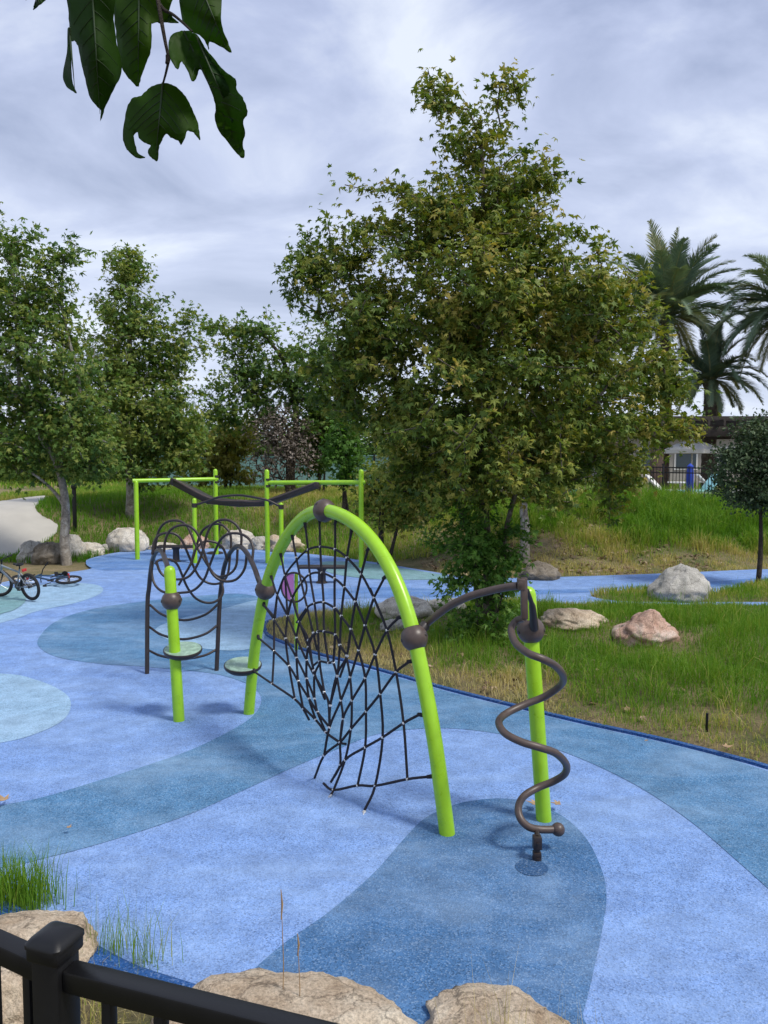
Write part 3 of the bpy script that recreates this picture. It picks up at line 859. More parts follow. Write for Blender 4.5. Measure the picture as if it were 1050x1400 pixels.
# ground rings at posts are flush, no collar. net -------------------------------------------------
def net_pt(px, py):
    r = ray(px, py); o = Vector((0, 0, H))
    off = 0.0
    for _ in range(12):
        t = ((Rf + AN * off) - o).dot(AN) / r.dot(AN)
        p = o + r * t
        s = np.clip((p - Rf).dot(AD) / SPAN, 0.0, 1.0)
        target = .40 * max(0, 1 - max(p.z, 0) / 2.3) ** 1.0 * math.sin(math.pi * s) ** .75
        off = off * .4 + target * .6
    if p.z < 0.01: p = gp(px, py, .01)
    return p
def z2(p): return (320 + p[0] / 2.8, 660 + p[1] / 2.8)
def z6(p): return (370 + p[0] / 4.374, 800 + p[1] / 4.374)
ROPES2 = [
    [(222, 200), (238, 287), (258, 383), (280, 478), (303, 575), (318, 640)],
    [(273, 155), (283, 256), (290, 350), (308, 462), (321, 571), (327, 684), (345, 800)],
    [(325, 148), (330, 245), (335, 345), (343, 458), (345, 569), (362, 690)],
    [(387, 148), (387, 255), (385, 367), (385, 480), (387, 582), (380, 690)],
    [(447, 195), (432, 287), (422, 400), (410, 510), (405, 621), (395, 740), (368, 850)],
    [(505, 275), (487, 350), (465, 455), (447, 560), (432, 662), (405, 745)],
    [(182, 275), (195, 355), (222, 442), (250, 532), (285, 602), (305, 720), (348, 830)],
    [(145, 360), (165, 430), (205, 510)],
    [(128, 480), (157, 516)],
    [(568, 368), (535, 440)],
    [(165, 430), (195, 355), (238, 298), (283, 256), (330, 245), (387, 255), (432, 287), (487, 350), (535, 440)],
    [(157, 516), (165, 430)], [(195, 355), (205, 510)],
    [(205, 510), (222, 442), (258, 383), (290, 350), (335, 345), (385, 367), (422, 400), (465, 455)],
    [(240, 535), (280, 478), (308, 462), (343, 458), (385, 480), (410, 510), (447, 560)],
    [(285, 602), (321, 571), (345, 569), (387, 582), (405, 621), (432, 662)],
    [(303, 700), (327, 684), (362, 690), (380, 690), (395, 740)],
]
ROPES6 = [
    [(972, 1130), (818, 1160), (625, 1200), (520, 1198), (375, 1225), (315, 1185)],
    [(912, 765), (795, 825), (670, 910), (565, 970), (445, 1045), (360, 1178)],
    [(832, 440), (750, 520), (655, 650), (570, 755), (480, 860), (415, 940), (320, 1018), (262, 1152)],
    [(757, 180), (695, 270), (625, 415), (565, 555), (485, 690), (432, 800), (415, 940)],
    [(615, 80), (565, 240), (525, 390), (475, 550), (420, 690), (352, 850), (320, 1018)],
    [(455, 435), (395, 540), (357, 720), (352, 850)],
    [(595, 20), (615, 80), (695, 270), (750, 520), (795, 825), (818, 1160)],
    [(505, 100), (565, 240), (625, 415), (655, 650), (670, 910), (625, 1200), (562, 1345)],
    [(485, 265), (525, 390), (565, 555), (570, 755), (565, 970), (520, 1198)],
    [(455, 435), (475, 550), (485, 690), (480, 860), (445, 1045), (378, 1220), (355, 1262)],
    [(395, 540), (420, 690), (432, 800), (415, 940), (415, 1075), (360, 1178)],
    [(-85, 540), (10, 590), (145, 682), (195, 742), (230, 806)],
    [(145, 682), (270, 806), (330, 880), (415, 940), (450, 950)],
    [(20, 205), (20, 395), (10, 590)],
    [(-60, 330), (20, 395), (110, 485), (165, 575), (230, 680), (280, 760), (352, 850)],
    [(-20, 130), (20, 205), (90, 320), (155, 435), (215, 560), (262, 680), (280, 760), (330, 880)],
    [(40, 60), (95, 185), (155, 315), (215, 450), (262, 540), (320, 640), (357, 720)],
    [(130, 70), (175, 215), (225, 370), (262, 540)],
    [(40, 60), (20, 205)], [(95, 185), (90, 320), (110, 485), (145, 682)],
    [(130, 70), (95, 185)], [(175, 215), (155, 315), (155, 435), (165, 575), (195, 742)],
    [(175, 215), (215, 150)], [(250, 300), (225, 370), (215, 450), (215, 560), (230, 680), (270, 806)],
    [(285, 275), (250, 300)], [(295, 465), (262, 540), (262, 680)], [(320, 640), (345, 700), (352, 850)],
]
NP = {}
def netv(pxy):
    key = (round(pxy[0] / 2.5), round(pxy[1] / 2.5))
    if key not in NP: NP[key] = net_pt(*pxy)
    return NP[key]
for fn, ropes in ((z2, ROPES2[:10]), (z6, ROPES6[:4]), (z6, ROPES6[11:12]), (z6, ROPES6[14:16])):
    for R_ in ropes:
        xy = fn(R_[0]); nxt = net_pt(*fn(R_[1]))
        q = arch_pt(*xy)
        b = min(arch_c, key=lambda v: (v - q).length)
        NP[(round(xy[0] / 2.5), round(xy[1] / 2.5))] = b + (nxt - b).normalized() * (PR + .035)
for q_, g_ in (((262, 1152), (430, 1064)),):
    xy = z6(q_); NP[(round(xy[0] / 2.5), round(xy[1] / 2.5))] = gp(*g_)
rope_m = MB()
clamps = {}
for fn, ropes in ((z2, ROPES2), (z6, ROPES6)):
    for R_ in ropes:
        pts = [netv(fn(q)) for q in R_]
        rope_m.tube(catmull(pts, 4), .0112, 8)
        for i, q in enumerate(R_):
            if 0 < i < len(R_) - 1:
                xy = fn(q)
                if not any((xy[0] - a[0]) ** 2 + (xy[1] - a[1]) ** 2 < 30 for a in clamps):
                    clamps[xy] = (netv(xy), (pts[i + 1] - pts[i - 1]).normalized())
net = part('rope_net', rope_m, M['rope'], CL, 60)
# silver clamps where ropes cross
cm = MB().lathe((0, 0, 0), [(.010, -.011), (.0138, -.009), (.0138, .009), (.010, .011)], (1, 0, 0), 10).mesh('rope_clamp', M['steel'])
for i, (xy, (p, dr)) in enumerate(clamps.items()):
    c = link('rope_clamp', cm, net)
    c.location = p - ORIGIN[net.name]
    c.rotation_euler = (random.uniform(-.3, .3), random.uniform(-.4, .4), random.uniform(0, 3.1))
# rope ends bolted to the arch
for q in [z2(R_[0]) for R_ in ROPES2[:10]] + [z6(R_[0]) for R_ in ROPES6[:4]] + [z6(ROPES6[k][0]) for k in (11, 14, 15)]:
    a = netv(q)
    b = min(arch_c, key=lambda v: (v - a).length)
    dd = (a - b).normalized()
    part('rope_end', MB().tube([b + dd * (PR - .012), b + dd * (PR + .02), b + dd * (PR + .05), a + dd * .005], [.017, .017, .014, .011], 10), M['rope'], net)
# chain shackles to the ground
for a, b in ((z6((562, 1345)), (497, 1113)), (z6((355, 1262)), (450, 1090))):
    p0, p1 = netv(a), gp(b[0], b[1], .0)
    m = MB()
    for k in range(3):
        c = p0.lerp(p1, k / 2.5)
        w = Vector((1, 0, 0)) if k % 2 else Vector((0, 1, 0))
        ax = (p1 - p0).normalized()
        m.tube([c + ax * .018 * math.cos(t) + w * .010 * math.sin(t) for t in np.linspace(0, 2 * math.pi, 13)[:-1]], .0042, 6, closed=True)
    part('shackle', m, M['steel'], net)

# arm to the spiral, spiral pole -----------------------------------------------------------------
SA_t = pt(716, 797, 5.72); SA_b = gp(734, 1176)
jR = on_arch(567, 868)
arm = [jR + (pt(583, 854, 6.20) - jR) * .4, pt(583, 853, 6.20), pt(596, 842, 6.14), pt(614, 829, 6.08), pt(640, 816, 5.98), pt(668, 808, 5.9), pt(692, 803, 5.81), pt(708, 801, 5.75)]
part('arm', MB().tube(catmull(arm, 6), [.030] * 36 + [.026, .024, .022, .022, .024, .026, .026], 14) if False else MB().tube(catmull(arm, 6), .031, 14), M['brown'], CL, 60)
part('arm_socket', MB().tube([jR + (arm[1] - jR) * .3, jR + (arm[1] - jR) * .88, arm[1] + (arm[1] - jR) * .02], [.046, .044, .034], 14), M['dark'], CL)
br = MB()
br.box(SA_t + Vector((-.02, 0, -.01)), (.055, .07, .085), bev=.008)
br.lathe(SA_t + Vector((-.03, -.036, -.005)), [(.020, -.002), (.020, .010), (.012, .012), (.002, .012)], (0, -1, 0), 14)
part('clevis', br, M['brown'], CL)
st_b = pt(717, 846, 5.70)
part('hanger', MB().bar(SA_t + Vector((0, 0, .04)), st_b, .05, .042, (0, 1, 0), .006), M['brown'], CL)
s2a, s2b = SA_t + Vector((.03, .03, -.06)), B2 + Vector((.01, -.09, .03))
part('strut', MB().tube(catmull([s2a, s2a.lerp(s2b, .5) + Vector((.012, 0, .03)), s2b], 5), [.018] * 5 + [.026, .028, .030, .032, .036, .036], 12), M['dark'], CL)
sp_px = [(717, 845, 5.70), (706, 849, 5.78), (699, 861, 5.74), (705, 879, 5.60), (722, 893, 5.45), (742, 901, 5.41), (760, 911, 5.48), (770, 925, 5.62), (766, 937, 5.76), (745, 952, 5.86), (718, 963, 5.86), (693, 975, 5.78),
         (682, 987, 5.62), (690, 1002, 5.48), (712, 1014, 5.40), (738, 1022, 5.38), (760, 1030, 5.45), (774, 1045, 5.60), (772, 1058, 5.72), (757, 1068, 5.80), (735, 1077, 5.80), (717, 1088, 5.72), (709, 1102, 5.60), (711, 1118, 5.52), (722, 1130, 5.50), (738, 1134, 5.52), (763, 1134, 5.54)]
spiral = [pt(a, b, d) for a, b, d in sp_px]
sp = part('spiral', MB().tube(catmull(spiral, 7), .028, 16), M['brown'], CL, 60)
part('ball_end', MB().ball(spiral[-1], .050, 20), M['brown'], sp, 60)
bs = MB()
top = pt(734, 1134, 5.53)
g0 = SA_b
bs.tube([top, Vector((g0.x, g0.y, .17))], .020, 12)
bs.box((g0.x, g0.y, .135), (.062, .062, .095), bev=.006)
bs.tube([(g0.x, g0.y, .09), (g0.x, g0.y, .065)], .022, 12)
bs.box((g0.x, g0.y, .045), (.058, .058, .04), bev=.006)
bs.tube([(g0.x, g0.y, .03), (g0.x, g0.y, -.02)], .034, 16)
bs.lathe((g0.x - .0, g0.y - .034, .14), [(.011, 0), (.011, .010), (.003, .012)], (0, -1, 0), 8)
part('spiral_base', bs, M['dark'], CL)

# loop ladder -----------------------------------------------------------------------------------
def zl(p): return (190 + p[0] / 5.526, 695 + p[1] / 5.526)
LFt, RFt = gp(201, 921), gp(296, 917)
def rail(zp, depths, foot, end):
    n = len(zp)
    P = [foot - Vector((0, 0, .02))] + [pt(*zl(q), d) for q, d in zip(zp, depths)] + [end]
    return catmull(P, 6)
railL = rail([(64, 740), (76, 600), (88, 480), (103, 390), (126, 335), (152, 316), (178, 335), (198, 390), (215, 450)], [10.5, 10.48, 10.4, 10.2, 9.95, 9.7, 9.4, 9.1, 8.85], LFt, B1 + Vector((-.05, .06, .05)))
railR = rail([(608, 740), (620, 600), (640, 460), (672, 365), (715, 303), (758, 287), (800, 318), (842, 385), (876, 460), (903, 540)], [10.55, 10.52, 10.4, 10.2, 9.95, 9.7, 9.4, 9.15, 8.9, 8.7], RFt, on_arch(361, 808) + Vector((-.05, 0, .05)))
part('rail', MB().tube(railL, .030, 14), M['dark'], CL, 60)
part('rail', MB().tube(railR, .030, 14), M['dark'], CL, 60)
for a, mdl, b in (((205, 827), (252, 848), (298, 826)), ((204, 857), (250, 874), (297, 855)), ((203, 889), (249, 901), (296, 888)), ((208, 800), (0, 0), (0, 0))):
    if mdl[0] == 0: continue
    part('rung', MB().tube(catmull([pt(a[0], a[1], 10.5), pt((a[0] * 2 + mdl[0]) / 3 + 2, mdl[1] - (mdl[1] - a[1]) * .35, 10.4), pt(mdl[0], mdl[1], 10.35), pt((b[0] * 2 + mdl[0]) / 3 - 2, mdl[1] - (mdl[1] - b[1]) * .35, 10.4), pt(b[0], b[1], 10.5)], 5), .017, 10), M['dark'], CL, 60)
LOOPS = [
    ([(120, 330), (130, 250), (150, 170), (190, 115), (250, 92), (320, 100), (368, 140), (398, 205), (432, 285), (480, 365), (522, 435), (565, 492), (615, 518), (690, 492), (735, 430), (745, 310)], 10.15, 9.85),
    ([(190, 345), (195, 262), (222, 182), (272, 140), (340, 125), (400, 145), (442, 192), (470, 255), (492, 335), (522, 425), (562, 502), (622, 545), (690, 551), (750, 525), (800, 450), (815, 335)], 9.35, 9.30),
    ([(100, 350), (112, 262), (148, 205), (215, 184), (285, 200), (330, 252), (362, 325), (392, 395), (430, 475), (470, 532), (530, 566), (592, 570), (642, 545), (675, 480), (690, 340)], 9.95, 10.2),
    ([(772, 290), (772, 195), (742, 132), (692, 95), (640, 85), (588, 97), (545, 132), (515, 192), (497, 262), (478, 335), (448, 412), (408, 482), (358, 525), (290, 537), (215, 525), (160, 480), (130, 400)], 9.60, 9.75),
    ([(695, 340), (692, 205), (652, 142), (602, 118), (545, 125), (490, 157), (460, 205), (438, 275), (410, 370), (380, 440), (345, 500), (300, 580)], 10.1, 10.3),
    ([(856, 395), (862, 300), (838, 240), (790, 202), (730, 188), (668, 196), (620, 232), (588, 292), (560, 362), (530, 442), (500, 522), (458, 582), (400, 625), (330, 637), (240, 640), (170, 625), (120, 575), (98, 500), (98, 400)], 9.12, 10.0),
    ([(668, 400), (645, 320), (605, 270), (550, 250), (500, 250), (460, 272), (420, 325), (400, 400), (380, 440)], 10.0, 9.8),
    ([(122, 420), (150, 392), (205, 382), (252, 392), (290, 425), (320, 490), (352, 570), (385, 628), (432, 682), (500, 712), (562, 710), (610, 680), (636, 630), (625, 560)], 9.9, 10.45),
]
for P, d0, d1 in LOOPS:
    n = len(P)
    part('loop', MB().tube(catmull([pt(*zl(q), d0 + (d1 - d0) * i / (n - 1)) for i, q in enumerate(P)], 5), .0165, 10), M['dark'], CL, 60)

# ------------------------------------------------------------------ overhead frame at the back
FR = thing('overhead_frame', 'lime post frame with a sagging dark beam at the far end of the playground', 'play frame', gp(300, 765))
def vpost(px, ybase, ytop, r=.068, cap=True):
    f = gp(px, ybase); t = pt(px, ytop, f.y); t.x = f.x
    o = part('post', MB().tube([f - Vector((0, 0, .03)), f.lerp(t, .5), t], r, 16, round_cap=True), M['lime'], FR, 60)
    return f, t
p1 = vpost(188, 765, 660); p2 = vpost(296, 758, 644); p3 = vpost(366, 770, 645); p4 = vpost(494, 776, 645)
s1 = vpost(267, 770, 684, .062); s2 = vpost(385, 773, 690, .062)
def beam(a, b):
    part('beam', MB().tube([a, a.lerp(b, .5), b], .062, 16, round_cap=True), M['lime'], FR, 60)
b1a, b1b = pt(181, 657.5, p1[0].y), pt(296, 655, p2[0].y)
b2a, b2b = pt(366, 660, p3[0].y), pt(497, 659.5, p4[0].y)
beam(b1a, b1b); beam(b2a, b2b)
for q in (b1b, b2a):
    part('collar', MB().tube([q + Vector((0, 0, -.12)), q + Vector((0, 0, -.06))], .078, 16), M['dark'], FR)
    part('collar', MB().tube([q + Vector((0, 0, .06)), q + Vector((0, 0, .12))], .078, 16), M['dark'], FR)
sag_px = [(240, 659), (258, 668), (280, 681), (295, 687), (330, 689), (365, 688), (392, 680), (415, 669), (432, 663)]
e0 = b1a.lerp(b1b, .52); e1 = b2a.lerp(b2b, .52)
sag = catmull([pt(x_, y_, e0.y + (e1.y - e0.y) * (i / 8)) for i, (x_, y_) in enumerate(sag_px)], 6)
gm = MB()
kn = [pt(x_, y_, e0.y + (e1.y - e0.y) * u) for x_, y_, u in ((238, 658, 0), (288, 684.5, .28), (330, 688.5, .5), (366, 687.5, .68), (433, 663.5, 1))]
for i in range(4):
    dv_ = (kn[i + 1] - kn[i]).normalized() * .05
    gm.bar(kn[i] - dv_, kn[i + 1] + dv_, .30 - .004 * i, .19 - .004 * i, bev=.02)
sag = catmull(kn, 5)
gl = part('sagging_beam', gm, M['dark'], FR, 30)
part('beam_rail', MB().tube([p_ + Vector((0, -.16, .08)) for p_ in sag], .028, 8).tube([p_ + Vector((0, .16, .08)) for p_ in sag], .028, 8), M['brown'], gl)
for q in (sag[0], sag[-1]):
    part('hinge', MB().box(q + Vector((0, 0, .0)), (.16, .34, .18), bev=.02), M['dark'], FR)
hand = catmull([s1[1] + Vector((0, 0, -.14)), pt(283, 685, s1[0].y), pt(300, 679.5, s1[0].y - .05), pt(325, 677, s1[0].y - .1), pt(348, 680, s2[0].y), pt(366, 684, s2[0].y), s2[1] + Vector((0, 0, -.06))], 6)
part('curved_bar', MB().tube(hand, .032, 10), M['dark'], FR, 60)
part('collar', MB().tube([s1[1] + Vector((0, 0, -.2)), s1[1] + Vector((0, 0, -.08))], .074, 14), M['dark'], FR)
part('collar', MB().tube([s2[1] + Vector((0, 0, -.12)), s2[1] + Vector((0, 0, 0))], .074, 14), M['dark'], FR)

def low_bench(label, px, ybase, ytop, wpx):
    f = gp(px, ybase); z = pt(px, ytop, f.y).z; w = wpx * f.y / F
    t = thing('low_bench', label, 'bench', f, 'low pedestal benches')
    part('pedestal', MB().lathe(f, [(.14, -.02), (.14, .02), (.10, .05), (.09, z - .1), (.13, z - .04)], (0, 0, 1), 18), M['dark'], t)
    part('seat', MB().box(f + Vector((0, 0, z)), (w, .34, .065), bev=.025), M['dark'], t)
low_bench('dark low pedestal bench seen through the loop climber', 241, 768, 747, 51)
low_bench('dark low pedestal bench seen through the rope net', 440, 797, 775, 66)
# thin dark lever seen between the loops
f = gp(294, 757)
m = MB().tube([f + Vector((0, 0, .0)), f + Vector((.0, 0, .1)), f + Vector((.18, 0, 1.0))], .035, 8)
m.lathe(f, [(.26, -.01), (.26, .03), (.2, .06), (.03, .06)], (0, 0, 1), 18)
solo('lever_handle', m, M['dark'], 'dark leaning lever on a small round foot in front of the far boulders', 'play lever', f)

# pink hoop panel
f = gp(405, 889)
HP = thing('hoop_post', 'thin lime post carrying a dark hoop with a pink panel', 'play post', f)
tp = pt(405, 786, f.y)
part('post', MB().tube([f - Vector((0, 0, .02)), f.lerp(tp, .5), tp], .028, 12, round_cap=True), M['lime'], HP, 60)
hc = pt(402, 803, f.y - .05); hr = .195
part('hoop', MB().tube([hc + Vector((math.cos(a) * hr, -.03 * math.cos(a), math.sin(a) * hr * 1.15)) for a in np.linspace(0, 2 * math.pi, 33)[:-1]], .016, 8, closed=True), M['dark'], HP, 60)
m = MB(); nn = 20
arc = [hc + Vector((-math.cos(a) * hr * .93, .03 * math.cos(a), math.sin(a) * hr * 1.08)) for a in np.linspace(-math.pi / 2, math.pi / 2, nn)]
m.add([v + Vector((0, -.006, 0)) for v in arc] + [v + Vector((0, .006, 0)) for v in arc], [list(range(nn))[::-1], [nn + k for k in range(nn)]] + [[k, (k + 1) % nn, nn + (k + 1) % nn, nn + k] for k in range(nn)])
part('panel', m, M['pink'], HP, 20)

# ------------------------------------------------------------------ trees
STAR = []
def star_leaf():
    """palmate leaf of five lobes, stem at the origin, 1 long: vertices and quads"""
    tips = [(-95, .48), (-48, .78), (0, 1.0), (48, .78), (95, .48)]
    notch = [(-150, .16), (-72, .34), (-24, .42), (24, .42), (72, .34), (150, .16)]
    V = [(0, .12, 0.0)]
    for a, r in tips: V.append((math.sin(math.radians(a)) * r * .8, .12 + math.cos(math.radians(a)) * r * .8, -.16 * r))
    for a, r in notch: V.append((math.sin(math.radians(a)) * r * .8, .12 + math.cos(math.radians(a)) * r * .8, .03))
    Q = [[0, 6 + i, 1 + i, 7 + i] for i in range(5)]
    return np.array(V), np.array(Q)
def simple_leaf(w=.28):
    V = np.array([(0, 0, 0), (w, .45, .04), (0, 1, -.12), (-w, .45, .04)])
    return V, np.array([[0, 1, 2, 3]])
def leaf_mesh(name, C, Nrm, Dir, size, tint, mat, kind='star'):
    base, Q = star_leaf() if kind == 'star' else simple_leaf(.30 if kind == 'simple' else .14)
    n = len(C)
    Nrm = Nrm / np.linalg.norm(Nrm, axis=1, keepdims=True)
    Dir = Dir - Nrm * np.sum(Dir * Nrm, 1, keepdims=True)
    Dir /= np.linalg.norm(Dir, axis=1, keepdims=True) + 1e-9
    Sd = np.cross(Dir, Nrm)
    curl = RNG.uniform(-1.2, 2.8, n)[:, None, None]
    wv = RNG.uniform(.75, 1.1, n)[:, None, None]
    V = (Sd[:, None, :] * base[None, :, 0:1] * wv + Dir[:, None, :] * base[None, :, 1:2] + Nrm[:, None, :] * base[None, :, 2:3] * curl) * size[:, None, None] + C[:, None, :]
    nv, nq = len(base), len(Q)
    loops = (np.arange(n) * nv)[:, None, None] + Q[None]
    return mesh_np(name, V.reshape(-1, 3), loops.ravel(), np.arange(n * nq) * 4, mat, False, np.repeat(np.clip(tint, 0, 1), nq))
def grow(trunks, targets, step, rtip, rmul):
    """limbs from the trunk polylines to every target; returns the limb mesh and the twig directions"""
    P = []; par = []
    fixed = {}
    for poly in trunks:
        prev = None
        for i, (p, r) in enumerate(poly):
            p = Vector(p)
            if prev is None:
                near = min(range(len(P)), key=lambda k: (P[k] - p).length) if P else -1
                if near >= 0 and (P[near] - p).length < .06:
                    prev = near; continue
            P.append(p); par.append(prev if prev is not None else -1); prev = len(P) - 1
            fixed[prev] = r
    A = np.array([p[:] for p in P])
    arr = np.zeros((len(targets) * 14 + len(P), 3)); arr[:len(P)] = A; cnt = len(P)
    root = A[0]
    order = np.argsort(np.min(np.linalg.norm(targets[:, None, :] - A[None, ::2, :], axis=2), axis=1))
    dirs = np.zeros((len(targets), 3))
    for ti in order:
        t = targets[ti]
        dlt = t[None] - arr[:cnt]
        dist = np.linalg.norm(dlt, axis=1)
        pen = dist + .9 * np.maximum(0, -dlt[:, 2]) + .25 * np.linalg.norm(dlt[:, :2], axis=1)
        j = int(np.argmin(pen))
        a = Vector(arr[j]); b = Vector(t)
        ln = (b - a).length
        k = max(1, min(12, int(ln / step)))
        pa = par[j]
        d0 = (a - P[pa]).normalized() if pa >= 0 else Vector((0, 0, 1))
        mid = a + d0 * ln * .33 + Vector((0, 0, ln * .08))
        prev = j
        for s in range(1, k + 1):
            u = s / k
            q = a * (1 - u) ** 2 + mid * 2 * u * (1 - u) + b * u * u
            if s < k: q = q + Vector((random.gauss(0, 1), random.gauss(0, 1), random.gauss(0, 1))) * ln * .02
            P.append(q); par.append(prev); arr[cnt] = q[:]; cnt += 1
            prev = len(P) - 1
        dv = P[prev] - P[par[prev]]
        dirs[ti] = dv.normalized()[:] if dv.length > 1e-6 else (0, 0, 1)
    load = [0] * len(P)
    has = [False] * len(P)
    for i in range(len(P)):
        if par[i] >= 0: has[par[i]] = True
    for i in range(len(P) - 1, -1, -1):
        if not has[i]: load[i] += 1
        if par[i] >= 0: load[par[i]] += load[i]
    V, Fc = [], []
    rad = [min(fixed.get(i, 1e9), rtip * max(load[i], 1) ** rmul) if i not in fixed else fixed[i] for i in range(len(P))]
    for i in range(len(P)):
        j = par[i]
        if j < 0: continue
        a, b = P[j], P[i]
        d = b - a
        if d.length < 1e-6: continue
        d.normalize(); u = d.orthogonal().normalized(); w = d.cross(u)
        ra = min(rad[j], rad[i] * 1.6) if j in fixed and i not in fixed else rad[j]
        ns = 10 if ra > .05 else 5
        o = len(V)
        for (c, r) in ((a - d * ra * .3, ra), (b, rad[i])):
            for k in range(ns):
                an = 2 * math.pi * k / ns
                V.append(tuple(c + (u * math.cos(an) + w * math.sin(an)) * r))
        for k in range(ns):
            Fc.append((o + k, o + (k + 1) % ns, o + ns + (k + 1) % ns, o + ns + k))
    return V, Fc, dirs
def tree(name, label, cat, base, trunks, lobes, n_cl, per, leaf, mat, bark, kind='star', spread=.45, tint0=.5, tvar=.22, green=None, rtip=.006, rmul=.45, group=None, shell=.55, up=.75, shoots=0, crown_name='crown'):
    base = Vector(base)
    vol = np.array([l[1][0] * l[1][1] * l[1][2] * (l[2] if len(l) > 2 else 1) for l in lobes]) ** .8
    pick = RNG.choice(len(lobes), n_cl, p=vol / vol.sum())
    T = np.zeros((n_cl, 3)); out = np.zeros((n_cl, 3))
    for i, k in enumerate(pick):
        c, r = lobes[k][0], lobes[k][1]
        v = RNG.normal(0, 1, 3); v /= np.linalg.norm(v)
        rad = (shell + (1 - shell) * RNG.uniform(0, 1)) if RNG.uniform() < .72 else RNG.uniform(.1, .9)
        T[i] = np.array(c[:]) + v * np.array(r) * rad
        out[i] = v
    V, Fc, dirs = grow(trunks, T, .35, rtip, rmul)
    t = thing(name, label, cat, base, group)
    org = np.array(base[:])
    me = mesh_np('trunk', np.array(V) - org, np.array([q for q in Fc]).ravel(), np.arange(len(Fc)) * 4, bark)
    link('trunk', me, t)
    # leaves along each twig
    n = n_cl * per
    idx = np.repeat(np.arange(n_cl), per)
    ctint = RNG.normal(tint0, tvar * .7, n_cl)
    C = T[idx] + RNG.normal(0, 1, (n, 3)) * np.array([spread, spread, spread * .75])[None] * .42 * RNG.uniform(.3, 1.15, n)[:, None] - dirs[idx] * RNG.uniform(-.1, 1.3 * spread, n)[:, None]
    Nn = np.array([0, 0, 1.0])[None] * up + out[idx] * .45 + RNG.normal(0, .55, (n, 3))
    Dd = RNG.normal(0, .8, (n, 3)) + out[idx] * .7 + np.array([0, 0, -.45])[None]
    sz = leaf * np.clip(RNG.lognormal(-.08, .30, n), .35, 1.35)
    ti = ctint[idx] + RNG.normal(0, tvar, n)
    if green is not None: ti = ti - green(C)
    lm = leaf_mesh(crown_name, C - org[None], Nn, Dd, sz, ti, mat, kind)
    link(crown_name, lm, t)
    return t
def lobe(px, py, d, rx, ry, rd=None, w=1.0):
    c = pt(px, py, d); s = d / F
    return (c, (rx * s, (rd if rd is not None else max(rx, ry) * .9) * s, ry * s), w)
def stem(pts, r0, r1):
    n = len(pts)
    c = catmull(pts, 4)
    m = len(c)
    return [(p, r0 + (r1 - r0) * i / (m - 1)) for i, p in enumerate(c)]

# the big sycamore on the island
dA = 11.9
bA = on(668, dA, .05)
tA1 = stem([bA, pt(668, 800, dA), pt(662, 700, dA + .05), pt(655, 600, dA + .1), pt(655, 480, dA), pt(655, 380, dA), pt(660, 290, dA), pt(658, 200, dA - .1), pt(640, 150, dA)], .10, .014)
tA2 = stem([bA + Vector((-.08, .05, 0)), pt(650, 790, dA + .1), pt(632, 700, dA + .2), pt(590, 610, dA + .4), pt(540, 520, dA + .5), pt(480, 400, dA + .6)], .06, .014)
tA3 = stem([bA + Vector((.08, -.05, 0)), pt(683, 790, dA - .1), pt(700, 690, dA - .3), pt(745, 580, dA - .5), pt(800, 480, dA - .6), pt(860, 400, dA - .5)], .055, .012)
lA = [lobe(595, 130, dA, 26, 38, 26, 1.6), lobe(700, 130, dA, 32, 34, 30, 1.6), lobe(655, 205, dA, 68, 48, 60), lobe(700, 250, dA, 80, 46, 70), lobe(760, 240, dA, 30, 16, 24, 1.4), lobe(640, 300, dA, 100, 60, 100), lobe(560, 300, dA + .2, 65, 50, 60), lobe(725, 325, dA, 80, 60, 100),
      lobe(490, 305, dA + .3, 52, 55, 50), lobe(440, 370, dA + .4, 50, 70, 60), lobe(410, 370, dA + .4, 26, 40, 30, 1.3), lobe(520, 400, dA + .2, 90, 80, 110), lobe(640, 420, dA - .2, 130, 90, 170), lobe(770, 410, dA - .3, 80, 80, 120), lobe(825, 400, dA, 45, 55, 60),
      lobe(870, 475, dA - .2, 62, 70, 80, 1.2), lobe(908, 520, dA, 40, 50, 60, 1.6), lobe(740, 500, dA - .7, 120, 80, 130), lobe(620, 520, dA - .4, 110, 80, 150), lobe(500, 490, dA + .4, 90, 70, 110), lobe(460, 550, dA + .5, 60, 45, 60), lobe(560, 580, dA, 80, 60, 110),
      lobe(690, 600, dA - .7, 130, 70, 150), lobe(820, 590, dA - .4, 90, 70, 100), lobe(860, 640, dA, 50, 50, 60), lobe(600, 650, dA - .2, 80, 50, 100), lobe(720, 660, dA - .5, 90, 42, 110), lobe(545, 660, dA, 40, 40, 50), lobe(845, 690, dA - .2, 28, 30, 26, 1.3), lobe(910, 590, dA, 44, 44, 40, 1.6)]
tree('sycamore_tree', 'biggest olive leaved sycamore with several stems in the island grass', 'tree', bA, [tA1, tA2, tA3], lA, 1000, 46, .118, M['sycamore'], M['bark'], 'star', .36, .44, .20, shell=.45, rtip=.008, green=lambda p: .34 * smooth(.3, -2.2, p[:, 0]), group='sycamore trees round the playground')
# suckers at its foot
dS = 11.55
bS = on(655, dS, .03)
lS = [lobe(655, 800, dS, 66, 62, 50), lobe(630, 745, dS, 56, 46, 40), lobe(690, 760, dS, 48, 50, 40), lobe(655, 862, dS, 52, 34, 40), lobe(660, 715, dS, 60, 36, 40)]
tree('leafy_shrub', 'bright green leafy shrub around the foot of the biggest sycamore', 'shrub', bS, [stem([bS, pt(655, 820, dS), pt(660, 740, dS)], .02, .008), stem([bS + Vector((.1, 0, 0)), pt(685, 820, dS), pt(692, 750, dS)], .018, .007)], lS, 210, 19, .10, M['brightleaf'], M['dark_bark'], 'star', .24, .48, .25, rtip=.003)
